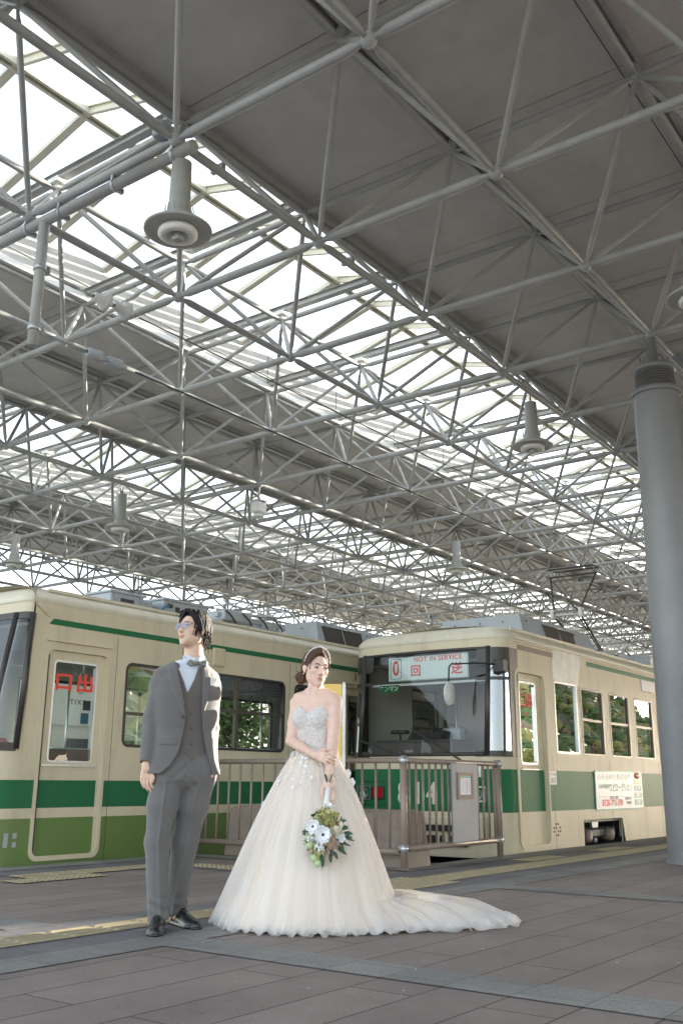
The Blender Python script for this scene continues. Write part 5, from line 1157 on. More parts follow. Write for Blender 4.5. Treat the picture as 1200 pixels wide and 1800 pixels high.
# padded shoulders and sleeves
FS.chain([gp_(-.10, 1.432, -.035), shR+np.array((.004, 0, .006)), shR+np.array((-.012, 0, -.05)), elR+np.array((.0, .0, .02)), wrR+np.array((0, .003, .028))], [.045, .054, .056, .050, .043], .02)
FS.chain([gp_(.075, 1.425, .06), shL+np.array((.0, 0, .004)), shL+np.array((.008, .01, -.05)), elL, wrL+np.array((.0, .0, .0))], [.045, .055, .058, .052, .043], .02)
FS.cap(wrR+np.array((-.002, -.002, .012)), wrR+np.array((-.002, -.002, -.08)), .036, .04, .001, 'sub')
opn = FS.F.copy(); sl, Gd = F.sub((-.34, -.24, .80), (.30, .30, 1.54)); u_, v_ = uvz(*Gd); neck = np.maximum(np.sqrt((Gd[0]-cN[0])**2+(Gd[1]-cN[1])**2)-.066, 1.38-Gd[2])
rr_ = np.sqrt((Gd[0]-cN[0])**2+(Gd[1]-cN[1])**2); uu_, vv_ = uvz(*Gd)
collar = np.maximum(np.maximum(rr_-(.074+.12*np.clip(1.50-Gd[2], 0, .1)), Gd[2]-(1.488+.25*(Gd[1]-.03))), np.maximum(1.40-Gd[2], -np.minimum(uu_+.0, .2)*0+np.where(vv_ > .035, .05, -.05)))
FS.F = Field.smin(FS.F, collar.astype(np.float32), .02)
F.F = Field.smin(F.F, FS.F, .014); F.F = np.maximum(F.F, -neck).astype(np.float32)
def jd(V, N):
    a = .0022*vnoise(V*np.array((1, 1, .5)), 16, 11)+.0012*vnoise(V, 40, 12)
    for (c, s_) in ((elR, 1), (elL, 1), (shR, .6)):      # bent-elbow and armhole creases
        d = np.linalg.norm(V-c, axis=1); a = a+.0035*s_*np.exp(-(d/.075)**2)*np.sin((V[:, 2]*1.0+V[:, 0]*.7)*120)
    bt = ub(-.03, .13, 1.148); d = np.linalg.norm(V-bt, axis=1); a = a+.002*np.exp(-(d/.10)**2)*np.sin((V[:, 2]-bt[2]-.6*np.abs(V[:, 0]-bt[0]))*95)
    return a
F.mesh("jacket", m_suit, G, disp=jd)
part("jacket_button", G, m_btn, lambda b: (b.ball(ub(-.047, .138, 1.152), .010, None, 12, (1, .6, 1)), [b.ball(wrR+np.array((-.04, .02+.0, .03+.02*k)), .006, None, 8) for k in range(3)]))
part("pocket_square", G, m_white, lambda b: b.prism([(0, 0), (.05, .004), (.052, .03), (.035, .048), (.022, .035), (.008, .044), (-.002, .02)], -.004, .004, 1)).data.transform(Matrix.Translation(Vector(ub(.112, .124, 1.335))) @ Matrix.Rotation(A_+.5, 4, 'Z'))
F = Field((-.30, -.24, .04), (.28, .26, 1.02), .004)
F.func((-.3, -.24, .76), (.3, .3, 1.0), torso(.006, .80, .99, 0), .01)
F.cap(ub(.0, .03, .83), ub(0, .0, .80), .09, .07, .03)
F.chain([hpR, (hpR+knR)/2+np.array((0, -.006, 0)), knR, anR+np.array((0, -.01, -.05))], [.095, .083, .067, .058], .03)
F.chain([hpL, (hpL+knL)/2+np.array((0, -.006, 0)), knL, anL+np.array((.01, -.01, -.05))], [.098, .088, .074, .058], .03)
F.cap(anR+np.array((0, 0, -.08)), anR+np.array((0, -.0, -.12)), .044, .044, .001, 'sub'); F.cap(anL+np.array((0, 0, -.07)), anL+np.array((0, 0, -.12)), .044, .044, .001, 'sub')
zz = F.sub((-.3, -.24, .0), (.28, .26, 1.02)); F.F = np.maximum(F.F, np.where(zz[1][0] < -.066, .050, .062)-zz[1][2]).astype(np.float32)
def td(V, N):
    a = .0022*vnoise(V*np.array((1, 1, .28)), 16, 21)+.001*vnoise(V, 34, 22)
    for (h_, k_, n_) in ((hpR, knR, anR), (hpL, knL, anL)):
        z = V[:, 2]; cx = np.interp(z, [n_[2], k_[2], h_[2]], [n_[0], k_[0], h_[0]]); dirx = np.interp(z, [n_[2], h_[2]], [.25, .35]); fr = (N[:, 1] < -.3)
        a = a+.008*np.exp(-((V[:, 0]-cx-.018)/.009)**2)*fr*(z < .8)          # pressed crease
        a = a+.0045*np.exp(-((z-n_[2]-.04)/.05)**2)*np.sin(z*95+(V[:, 0]-cx)*45)*(np.abs(V[:, 0]-cx) < .09)      # stacking over the shoe
    c = ub(0, .09, .84); d = np.linalg.norm(V-c, axis=1); a = a+.004*np.exp(-(d/.11)**2)*np.sin((V[:, 0]*1.0+(V[:, 2]-.84)*np.sign(V[:, 0]-c[0])*1.1)*85)
    return a
F.mesh("trousers", m_suit, G, disp=td)
def shoe(hx, hy, tx, ty, L=.285):
    d = np.array((tx-hx, ty-hy, 0.)); d /= np.linalg.norm(d); p = np.array((d[1], -d[0], 0)); h = np.array((hx, hy, 0.))
    F = Field((min(hx, tx)-.12, min(hy, ty)-.12, 0), (max(hx, tx)+.12, max(hy, ty)+.12, .16), .003)
    def fn(X, Y, Z):
        s_ = (X-hx)*d[0]+(Y-hy)*d[1]; q = (X-hx)*p[0]+(Y-hy)*p[1]; w_ = np.interp(s_, [-.03, 0, .06, .14, .20, .25, .275], [.022, .035, .038, .047, .049, .038, .014]); hh = np.interp(s_, [-.03, 0, .05, .10, .15, .20, .25, .275], [.06, .085, .095, .080, .058, .045, .036, .02]); hh = np.maximum(hh, .02)
        zc = .012; return np.maximum((np.sqrt((q/w_)**2+(np.maximum(Z-zc, 0)/hh)**2)-1)*np.minimum(w_, hh)*.8, np.maximum(s_-.274-.0*q-.0, -.030-s_))
    F.func((min(hx, tx)-.1, min(hy, ty)-.1, 0), (max(hx, tx)+.1, max(hy, ty)+.1, .12), lambda X, Y, Z: np.maximum(fn(X, Y, Z), .006-Z), .002)
    def sole(X, Y, Z):
        s_ = (X-hx)*d[0]+(Y-hy)*d[1]; q = (X-hx)*p[0]+(Y-hy)*p[1]; w_ = np.interp(s_, [-.034, -.028, 0, .06, .14, .20, .25, .28], [.0, .02, .038, .041, .050, .052, .041, .016]); heel = np.where(s_ < .065, 0, .004)
        return np.maximum(np.maximum((np.abs(q)-w_)*.9, np.maximum(Z-.017, heel-Z)), np.maximum(s_-.280, -.034-s_))
    F.func((min(hx, tx)-.1, min(hy, ty)-.1, -.01), (max(hx, tx)+.1, max(hy, ty)+.1, .03), sole, .001)
    o = F.mesh("shoe", m_shoe, G)
    part("laces", o, m_btn, lambda b: [b.tube([h+d*(.105+.016*k)-p*.018+np.array((0, 0, .083-.0085*k)), h+d*(.108+.016*k)+np.array((0, 0, .0925-.009*k)), h+d*(.105+.016*k)+p*.018+np.array((0, 0, .083-.0085*k))], .0022, 6) for k in range(4)])
    part("sock", o, m_btn, lambda b: b.tube([h+d*.035+np.array((0, 0, .03)), h+d*.045+np.array((0, 0, .14))], .043, 16))
sR = gp_(-.118, 0, -.03); shoe(sR[0], -.02, sR[0]+.025, -.25); shoe(-.050, .20, .125, -.04)
# hair
F = Field((-.16, -.16, 1.48), (.20, .17, 1.84), .003); rg = random.Random(5)
F.ell((0, -.026, .044), (.081, .096, .083), .01, 'add', MH); F.ell((0, .080, .004), (.064, .062, .072), .006, 'sub', MH); F.ell((0, .030, -.09), (.09, .09, .055), .008, 'sub', MH)
S_ = []
for k in range(46):      # side-parted fringe and sides
    t = k/45; s = 1 if k % 2 else -1
    x0 = .018+rg.uniform(-.006, .006)
    sx = s*(.030+.045*rg.random()**.6); yy = .070-.55*abs(sx)
    S_.append(([(x0, .045+rg.uniform(-.02, .02), .118), ((x0+sx)/2, yy+.012, .112-abs(sx)*.2), (sx, yy+.016, .075-rg.uniform(0, .01)), (sx*1.22, yy-.004, .035-rg.uniform(0, .018)), (sx*1.25, yy-.012, .012-rg.uniform(0, .02)*(abs(sx) > .045))], .0085, .0018))
for k in range(90):
    a = rg.uniform(.35, 2*PI-.35)-PI/2+PI; a = PI/2+rg.uniform(.75, 2*PI-.75); r_ = rg.uniform(.55, 1.0); ca, sa = math.cos(a), math.sin(a)
    low = -.035 if sa > -.2 else -.085
    S_.append(([(ca*.03, -.02+sa*.03, .125), (ca*.070, -.02+sa*.082, .095+rg.uniform(-.01, .01)), (ca*.087, -.022+sa*.104, .045), (ca*.088, -.022+sa*.108, .0), (ca*.080, -.022+sa*(.100+rg.uniform(-.01, .02)), low+rg.uniform(-.02, .02))], .010, .0020))
for k in range(40):
    a = PI/2+rg.uniform(1.6, 2*PI-1.6); ca, sa = math.cos(a), math.sin(a); z0 = rg.uniform(-.01, .08)
    S_.append(([(ca*.080, -.022+sa*.098, z0), (ca*.092, -.024+sa*.112, z0-.03), (ca*(.094+rg.uniform(-.01, .012)), -.024+sa*(.114+rg.uniform(-.01, .012)), z0-.055-rg.uniform(0, .02))], .0055, .0012))
for k in range(14):
    s = rg.choice((-1, 1)); x0 = rg.uniform(-.02, .05); S_.append(([(x0, .02, .122), (x0+s*.02, .046, .126), (x0+s*.040, .062, .104), (x0+s*(.048+rg.uniform(0, .012)), .062, .075)], .006, .0014))
hair_strands(F, MH, S_, .0025)
F.ell((.079, -.010, -.012), (.012, .016, .026), .004, 'sub', MH); F.ell((-.079, -.010, -.012), (.012, .016, .026), .004, 'sub', MH)
F.mesh("hair", m_hairm, G, disp=lambda V, N: .0012*vnoise(V, 150, 9))
# glasses, bow tie
m_lensp = mat("painted_violet_reflection", (.32, .25, .55), .05, 0, 0, 25, col2=(.18, .35, .62)); bsd = m_lensp.node_tree.nodes["Principled BSDF"]; bsd.inputs["Alpha"].default_value = .42  # violet and blue reflections of the lenses painted as base colour
gl = thing_part("glasses", G); m_rim = mat("thin_metal_rim", (.35, .33, .32), .25, .9)
for s in (-1, 1):
    c = (s*.032, .101, .002); pts = [MH @ Vector((c[0]+.0235*math.cos(a), c[1]-.10*abs(c[0]+.0235*math.cos(a))+.0, c[2]+.0205*math.sin(a))) for a in np.linspace(0, 2*PI, 25)]
    part("rim", gl, m_rim, lambda b: b.tube(pts, .0011, 6, None, False)); part("lens", gl, m_lensp, lambda b: b.add(pts[:-1], [tuple(range(24))]))
    part("temple_arm", gl, m_rim, lambda b: b.tube([MH @ Vector(p) for p in ((s*.055, .0955, .010), (s*.070, .080, .012), (s*.079, .01, .008), (s*.078, -.025, -.005))], .0012, 6))
part("bridge", gl, m_rim, lambda b: b.tube([MH @ Vector(p) for p in ((-.0095, .099, .006), (0, .102, .010), (.0095, .099, .006))], .0011, 6))
bt = ub(.038, .098, 1.464); TB = Matrix.Translation(Vector(bt)) @ Matrix.Rotation(A_, 4, 'Z') @ Matrix.Diagonal((1, 1, 1, 1))
F = Field((-.12, -.2, 1.40), (.20, .06, 1.53), .0028)
for s in (-1, 1):
    F.cap(TB @ Vector((s*.008, 0, 0)), TB @ Vector((s*.043, -.002, .009)), .009, .012, .004); F.cap(TB @ Vector((s*.008, 0, 0)), TB @ Vector((s*.043, -.002, -.011)), .009, .012, .004); F.cap(TB @ Vector((s*.03, .004, 0)), TB @ Vector((s*.053, .006, -.001)), .010, .013, .004)
F.ell((0, -.006, 0), (.009, .008, .012), .002, 'add', TB)
F.mesh("bow_tie", m_tie, G, disp=lambda V, N: .001*vnoise(V, 120, 2))
part("shirt_collar", G, m_shirt, lambda b: [b.add([ub(.035+s*.008, .085, 1.487), ub(.035+s*.052, .055, 1.522), ub(.035+s*.060, .070, 1.490), ub(.035+s*.028, .094, 1.462), ub(.035+s*.010, .081, 1.487), ub(.035+s*.052, .050, 1.522), ub(.035+s*.060, .064, 1.490), ub(.035+s*.028, .088, 1.462)], [(0, 1, 2, 3), (7, 6, 5, 4), (0, 3, 7, 4), (3, 2, 6, 7), (2, 1, 5, 6)]) for s in (-1, 1)])
# ---------------------------------------------------------------- bride
DB = 6.1
Bd = thing("person", "woman in a strapless white wedding dress with long train, glancing to the right", "person", tuple(FWD0*DB), YAW-PI/2)
def bp(x, z, y=0.0): f = (DB+y)/5.95; return np.array((x*f, y, .8+(z-.8)*f))
m_lace = mat("lace_bodice", (.82, .80, .81), .75, 0, 0, 70, .9, 160, col2=(.62, .54, .50))
Ab = R(-22); LB = np.array((math.cos(Ab), math.sin(Ab), 0)); FB = np.array((math.sin(Ab), -math.cos(Ab), 0)); CC = bp(-.148, 1.0, .0); CC[2] = 0
def ubb(u, v, z): return CC+LB*u+FB*v+np.array((0, 0, z))
def uvb(X, Y, Z): x = X-CC[0]; y = Y-CC[1]; return x*LB[0]+y*LB[1], x*FB[0]+y*FB[1]
BZ = np.array([.90, .98, 1.04, 1.12, 1.18, 1.23, 1.28, 1.315, 1.34]); BW = np.array([.150, .112, .108, .122, .130, .134, .150, .120, .06]); BD = np.array([.115, .088, .086, .096, .100, .092, .080, .062, .045])
def btorso(off, zlo, zhi):
    def fn(X, Y, Z):
        u, v = uvb(X, Y, Z); w_ = np.interp(Z, BZ, BW)+off; d_ = np.interp(Z, BZ, BD)+off; p = 2.3
        k0 = (np.abs(u/w_)**p+np.abs(v/d_)**p)**(1/p); return np.maximum((k0-1)*np.minimum(w_, d_), np.maximum(zlo-Z, Z-zhi))
    return fn
sR_, eR_, wR_ = bp(-.258, 1.245, .04), bp(-.288, 1.030, -.03), bp(-.150, .950, -.19)
sL_, eL_, wL_ = bp(-.030, 1.262, -.05), bp(-.040, 1.03, -.13), bp(-.064, .835, -.25)
MB_ = Matrix.Translation(Vector(bp(-.148, 1.455, .0))) @ Matrix.Rotation(R(180+24), 4, 'Z') @ Matrix.Rotation(R(-4), 4, 'X') @ Matrix.Rotation(R(-3), 4, 'Y')
F = Field((-.38, -.42, .62), (.12, .16, 1.66), .0038)
F.func((-.34, -.2, .84), (.05, .16, 1.34), btorso(0, .88, 1.34), .02)
for s in (-1, 1): F.ell(ubb(s*.058, .062, 1.165), (.056, .052, .058), .03); F.cap(ubb(s*.025, .070, 1.292), ubb(s*.115, .035, 1.312), .008, .006, .02)
F.cap(ubb(-.09, -.005, 1.285), sR_+np.array((.01, 0, 0)), .046, .042, .04); F.cap(ubb(.09, -.005, 1.295), sL_+np.array((-.01, 0, 0)), .046, .044, .04)
F.cap(bp(-.146, 1.28, .02), bp(-.148, 1.43, .015), .046, .043, .045)
F.cap(bp(-.118, 1.385, -.018), ubb(.015, .065, 1.30), .010, .008, .02); F.cap(bp(-.180, 1.385, -.005), ubb(-.015, .065, 1.30), .010, .008, .02)
head(F, MB_, True)
F.chain([sR_, (sR_+eR_)/2, eR_, (eR_*.6+wR_*.4), wR_], [.040, .037, .031, .031, .020], .015)
F.chain([sL_, (sL_+eL_)/2, eL_, (eL_*.6+wL_*.4), wL_], [.043, .042, .033, .033, .020], .015)
# her right hand lies across the left forearm: flat fingers side by side, reaching over it
a0 = wR_; k0_ = bp(-.098, .938, -.235); F.cap(a0, a0*.45+k0_*.55, .020, .021, .01)
fd = np.array((.93, -.12, -.30)); fd /= np.linalg.norm(fd); sd_ = np.array((.22, -.05, .97)); sd_ /= np.linalg.norm(sd_)
kn = []
for k in range(4):
    p = k0_+sd_*(.024-.0155*k)+fd*(.006-.004*abs(k-1)); kn.append(p); F.cap(a0+sd_*(.010-.006*k), p, .013, .0115, .008)
for k, L in enumerate((.060, .066, .062, .050)):
    p = kn[k]; q1 = p+fd*L*.48+np.array((0, -.010, .000)); q2 = p+fd*L*.80+np.array((0, -.006, -.005)); q3 = p+fd*L*1.08+np.array((0, .010, -.009)); sp = sd_*(.5-k*.34)*.010
    finger(F, [p, q1+sp*.4, q2+sp*.8, q3+sp], .0078, .003)
finger(F, [a0+np.array((.012, -.006, .008)), a0+np.array((.040, -.018, .026)), a0+np.array((.066, -.022, .030)), a0+np.array((.088, -.020, .026))], .0088, .006)
# her left hand closes on the bouquet handle
hb = bp(-.066, .775, -.285); F.cap(wL_, hb, .020, .025, .012); F.cap(wL_+np.array((.004, 0, 0)), hb+np.array((.018, .0, -.006)), .016, .018, .012); F.cap(wL_, hb+np.array((-.016, -.002, -.002)), .016, .017, .012)
hd = bp(-.070, .725, -.300)
for k in range(4):
    z = -.012-.0*k; an = R(-55+36*k); r_ = .021
    base = hb+np.array((.026-.013*k, -.004+.004*k, -.026)); L = (.058, .064, .062, .052)[k]
    finger(F, [base, base+np.array((.006-.002*k, -.014, -L*.42)), base+np.array((.002-.001*k, -.020, -L*.80)), base+np.array((-.003, -.010, -L*1.12))], .0082, .003)
finger(F, [hb+np.array((-.022, -.008, .004)), hb+np.array((-.033, -.016, -.022)), hb+np.array((-.034, -.018, -.044)), hb+np.array((-.026, -.020, -.064))], .0092, .005)
def pickb(c): d, q = lipsel(MB_, c); return ((d < 1) & (q[:, 1] > .075)).astype(int)
F.mesh("body", None, Bd, [m_skinb, m_lipb], pickb, smooth=1)
face_parts(Bd, MB_, m_browb, True, -.0035)
part("fingernail", Bd, mat("pink_nail", (.75, .52, .48), .2), lambda b: [b.ball(kn[k]+fd*L*1.02+np.array((0, -.0005, -.004))+sd_*(.5-k*.34)*.010, .0052, None, 8, (1.1, .8, .7)) for k, L in enumerate((.060, .066, .062, .050))])
part("earring", Bd, m_white, lambda b: [b.ball(MB_ @ Vector((s*.078, -.004, -.037)), .0045, None, 8) for s in (-1, 1)])
# bodice with a heart-shaped edge
F = Field((-.34, -.18, .90), (.08, .18, 1.28), .0032)
F.func((-.33, -.18, .92), (.08, .18, 1.27), btorso(.006, .93, 1.27), .001)
for s in (-1, 1): F.ell(ubb(s*.058, .066, 1.168), (.060, .056, .060), .025)
sl, Gd = F.sub((-.34, -.18, .90), (.08, .18, 1.28)); u_, v_ = uvb(*Gd)
top = np.where(v_ > 0, 1.212+.022*np.cos((np.abs(u_)-.062)*30)-.02*np.clip(.03-np.abs(u_), 0, .03)/.03-.12*np.clip(np.abs(u_)-.10, 0, .1), 1.165)
scal = .004*np.sin(u_*170)+.003*np.sin(u_*95+1)
F.F = np.maximum(F.F, Gd[2]-top-scal).astype(np.float32)
F.mesh("bodice", m_lace, Bd, disp=lambda V, N: .0014*vnoise(V, 260, 4)+.0012*vnoise(V, 90, 5))
m_crys = mat("bodice_beads", (.85, .84, .84), .3, .0)
def beads(b):
    rg = random.Random(2)
    for k in range(240):
        u = rg.uniform(-.11, .11); z = rg.uniform(.99, 1.20); w_ = np.interp(z, BZ, BW); d_ = np.interp(z, BZ, BD); v = d_*max(0, 1-(abs(u)/w_)**2.3)**(1/2.3)+.010
        if z > 1.11: v = max(v, .066+.062*math.sqrt(max(0, 1-((abs(u)-.058)/.060)**2-((z-1.168)/.064)**2)))
        b.ball(ubb(u, v, z), rg.uniform(.0015, .0034), None, 5, (1.3, .6, 1))
part("beading", Bd, m_crys, beads)
# skirt: inner lining and outer tulle layers, flowing into a train on the right
def tulle(name, col, tr, tl=.5):
    m = bpy.data.materials.new(name); m.use_nodes = True; n = m.node_tree; n.nodes.clear(); o = n.nodes.new("ShaderNodeOutputMaterial")
    a = n.nodes.new("ShaderNodeBsdfDiffuse"); a.inputs[0].default_value = (*col, 1); c = n.nodes.new("ShaderNodeBsdfTranslucent"); c.inputs[0].default_value = (*col, 1); t = n.nodes.new("ShaderNodeBsdfTransparent")
    m1 = n.nodes.new("ShaderNodeMixShader"); m1.inputs[0].default_value = tl; n.links.new(a.outputs[0], m1.inputs[1]); n.links.new(c.outputs[0], m1.inputs[2])
    lw = n.nodes.new("ShaderNodeLayerWeight"); lw.inputs[0].default_value = .35; mr_ = n.nodes.new("ShaderNodeMapRange"); mr_.inputs[3].default_value = tr; mr_.inputs[4].default_value = max(0, tr-.55); n.links.new(lw.outputs["Facing"], mr_.inputs[0])
    m2 = n.nodes.new("ShaderNodeMixShader"); n.links.new(mr_.outputs[0], m2.inputs[0]); n.links.new(m1.outputs[0], m2.inputs[1]); n.links.new(t.outputs[0], m2.inputs[2]); n.links.new(m2.outputs[0], o.inputs[0]); return m
m_satin = mat("champagne_satin_lining", (.88, .76, .63), .55, 0, .03, 3, sheen=.3); m_tul = tulle("white_tulle", (.92, .91, .91), .62); m_tul2 = tulle("ivory_tulle", (.92, .85, .77), .45)
WX, WY, WZ = CC[0]+.002, CC[1], .990
def skirt(name, m, scale, amp, seed, nth=460, nt=64, zmin=.012, train=1.0):
    rg = np.random.RandomState(seed); ph = rg.uniform(0, 6.28, 40); vs = np.zeros((nt, nth, 3))
    th = np.linspace(0, 2*PI, nth, endpoint=False); fold = sum(rg.uniform(.4, 1)/(1+k*.03)*np.sin(nq*th+ph[k]) for k, nq in enumerate((3, 5, 8, 11, 14, 19, 24, 30)))/3.2
    fold = np.sign(fold)*np.abs(fold)**.8; fine = sum(np.sin(nq*th+ph[20+k]) for k, nq in enumerate((47, 61, 73)))/3
    cx, cy = np.cos(th), np.sin(th)
    Rx = np.where(cx < 0, .575, .53); Ry = np.where(cy < 0, .52, .50); Rb = 1/np.sqrt((cx/Rx)**2+(cy/Ry)**2)*scale
    dth = (th-R(2)+PI) % (2*PI)-PI; E_ = .55*np.exp(-(dth/.42)**2)*train; E2 = .10*np.exp(-(np.abs(dth)/.9)**2)
    for i in range(nt):
        s_ = i/(nt-1); t = s_/.62*.84 if s_ < .62 else .84+(s_-.62)/.38*.16; tt = t**.93; r0x, r0y = .112, .092; r0 = 1/np.sqrt((cx/r0x)**2+(cy/r0y)**2)
        bell = tt+.06*math.sin(PI*tt)*(1-tt)*1.2; r = r0+(Rb-r0)*bell
        g = max(0, (t-.84)/.16); r = r+E_*g**1.2+E2*g
        am = amp*(.10+t*1.0)*(1 if t > .03 else 0); r = r+fold*am*(1-.45*np.exp(-(dth/.5)**2)*g)+fine*amp*.10*t
        z = zmin+(WZ-zmin)*(1-t)+np.zeros(nth); wt = np.clip(np.exp(-(dth/.50)**2)*1.25, 0, 1)
        if g > 0:
            pf = zmin+.145*(1-g**4)+.014*np.sin(r*22+ph[5]+th*5)*(1-g)+.010*np.sin(th*41+ph[6])*g*(1-g)*4; z = z+wt*np.maximum(pf-z, 0)
        hemw = max(0, (t-.9)/.1); z = z+hemw*(.010*np.sin(th*37+ph[7])+.008*np.sin(th*59+ph[8])+.008)
        z = np.maximum(z, zmin*.5+.002)
        y = WY+cy*r; D2 = DB+y; vs[i, :, 0] = WX+cx*r; vs[i, :, 1] = y; vs[i, :, 2] = z
    V = vs.reshape(-1, 3); Fc = []
    for i in range(nt-1):
        for j in range(nth): k = (j+1) % nth; Fc.append((i*nth+j, (i+1)*nth+j, (i+1)*nth+k, i*nth+k))
    b = MB(); b.add(V, Fc, None, True); return b.build(name, m, Bd, fix=False)
skirt("skirt_lining", m_satin, .93, .010, 1, zmin=.02, train=.80); skirt("tulle_layer", m_tul2, .965, .015, 2, zmin=.014, train=.93); skirt("tulle_layer", m_tul, 1.0, .026, 3, zmin=.008); skirt("tulle_layer", m_tul, 1.02, .024, 7, zmin=.004, train=1.04)
def ruffle(b):     # gathered hem frill along the train
    rg = random.Random(4); n = 900; vs = []
    for k in range(n):
        t = k/(n-1); th = R(-70+140*t); dth = th-R(2); rb = .53+.55*math.exp(-(dth/.42)**2)+.10*math.exp(-(abs(dth)/.9)**2); w_ = math.sin(PI*t)**.4
        for (q, zz) in ((-.10, .055), (-.055, .050), (-.015, .030), (.012, .006)):
            rr = rb+q+w_*(.018*math.sin(k*.21+q*20)+.012*math.sin(k*.53)); z = zz*w_+w_*.014*math.sin(k*.31+q*30)+.012
            vs.append((WX+math.cos(th)*rr, WY+math.sin(th)*rr*.95, max(.004, z)))
    b.add(vs, [(4*k+i, 4*k+i+1, 4*k+5+i, 4*k+4+i) for k in range(n-1) for i in range(3)], None, True)
part("hem_frill", Bd, m_tul, ruffle)
def petal_flower(b, c, nrm, r, n, m1, mc, cup=.25, rng=random, lay=1, wid=.55):
    q = Vector(nrm).normalized().to_track_quat('Z', 'Y').to_matrix().to_4x4(); T = Matrix.Translation(Vector(c)) @ q
    for l in range(lay):
        for k in range(n):
            a = 2*PI*(k+.5*l)/n+rng.uniform(-.12, .12); rr = r*(1-.28*l)*rng.uniform(.92, 1.08); vs = []; 
            for i in range(5):
                t = i/4
                for j in (-1, 0, 1):
                    wv = rr*wid*math.sin(PI*min(1, .12+t*.80))*(1 if i < 4 else .75); x = rr*t; y = wv*j; z = rr*(cup*(t**1.6)*(1+l)+.10*abs(j)*t-.06*t*t)+.003*l
                    vs.append(T @ Vector((x*math.cos(a)-y*math.sin(a), x*math.sin(a)+y*math.cos(a), z)))
            b.add(vs, [(3*i+j, 3*i+j+1, 3*i+4+j, 3*i+3+j) for i in range(4) for j in (0, 1)], rng.choice(m1) if isinstance(m1, tuple) else m1, True)
    if mc: b.ball(T @ Vector((0, 0, r*.07)), r*.17, mc, 10)
m_petal = mat("white_petal", (.78, .79, .82), .6, 0, .04, 20)
def appl():
    rg = random.Random(8)
    for k in range(90):
        b = MB()
        th = rg.uniform(PI*1.02, PI*1.98); t = abs(rg.gauss(0, .10))+.01; cx, cy = math.cos(th), math.sin(th); r = 1/math.sqrt((cx/.112)**2+(cy/.092)**2); rb = 1/math.sqrt((cx/.56)**2+(cy/.52)**2); r = r+(rb-r)*(t**.93+.05*t)+.014+.05*t
        petal_flower(b, (WX+cx*r, WY+cy*r, WZ*(1-t)), (cx, cy, .5), rg.uniform(.006, .011), 5, m_petal, None, .2, rg); b.build('lace_flower', None, Bd)
appl()
def flw(b):
    for (x, z, y) in ((-.432, .665, -.0), (-.405, .705, -.02), (.070, .795, -.02), (.045, .845, .0)):
        p = bp(x, z, y); petal_flower(b, p, (-.6 if x < -.2 else .6, -.7, .2), .026, 5, m_petal, None, .35, random, 2)
part("fabric_flower", Bd, None, flw)
# hair: swept back under a tiara into a low curled bun
F = Field(tuple(np.array(bp(-.34, 1.33, 0))-np.array((0, .16, 0))), tuple(np.array(bp(-.01, 1.62, 0))+np.array((0, .2, 0))), .003); rg = random.Random(11)
F.ell((0, -.024, .042), (.079, .096, .083), .01, 'add', MB_); F.ell((0, .080, .004), (.060, .060, .074), .005, 'sub', MB_); F.ell((0, .03, -.095), (.09, .085, .060), .008, 'sub', MB_)
S_ = []
for k in range(64):
    s = 1 if k % 2 else -1; q = rg.random(); x1 = s*(.004+.066*q)
    S_.append(([(s*.004, .048-.03*q, .122), (x1, .055-.05*q+.012*(1-q), .100-.03*q), (s*(.058+.016*q), .022-.03*q, .055-.035*q), (s*.078, -.030, .018-.04*q), (s*.050, -.090, -.020-.03*q), (-s*.0+.01, -.105, -.050)], .008, .006))
bc_ = Vector((.052, -.088, -.058))
for k in range(46):
    a = rg.uniform(0, 2*PI); u0 = Vector((rg.gauss(0, 1), rg.gauss(0, 1), rg.gauss(0, 1))).normalized(); v0 = u0.orthogonal().normalized(); w0 = u0.cross(v0); rr = rg.uniform(.024, .038)
    S_.append(([bc_+u0*rg.uniform(-.012, .012)+(v0*math.cos(a+t)+w0*math.sin(a+t))*rr for t in np.linspace(0, rg.uniform(2.2, 3.6), 7)], .0065, .0022))
for k in range(16):
    d = Vector((rg.gauss(.2, .6), rg.gauss(-.3, .6), rg.gauss(-.3, .8))).normalized(); S_.append(([bc_+d*.03, bc_+d*.045+Vector((0, 0, .006)), bc_+d*.058+Vector((rg.uniform(-.01, .01), 0, rg.uniform(-.012, .004)))], .0022, .0012))
S_.append(([(.030, .070, .098), (.054, .074, .062), (.063, .064, .022), (.066, .056, -.006), (.060, .062, -.016)], .0055, .0014)); S_.append(([(.045, .060, .085), (.064, .058, .055), (.070, .040, .012), (.071, .032, -.02)], .006, .0014)); S_.append(([(-.032, .070, .096), (-.056, .070, .058), (-.066, .056, .012), (-.068, .05, -.012), (-.074, .054, -.02)], .005, .0014))
hair_strands(F, MB_, S_, .003)
F.ell((.079, -.006, -.012), (.012, .018, .028), .004, 'sub', MB_)
F.mesh("hair", m_hairb, Bd, disp=lambda V, N: .001*vnoise(V, 160, 9))
def tiara(b):
    rg = random.Random(3)
    for k in range(52):
        a = PI*(k/51); x = .0845*math.cos(a); z = .040+.094*math.sin(a); y = .012+.030*math.sin(a); p = MB_ @ Vector((x*1.0, y, z)); b.ball(p, rg.uniform(.0022, .0042), None, 6)
        if k % 3 == 0: b.tube([p, p+Vector((rg.uniform(-.008, .008), rg.uniform(-.008, .008), rg.uniform(.0, .008)))], [.0012, .0022], 4)
part("tiara", Bd, m_crys, tiara)
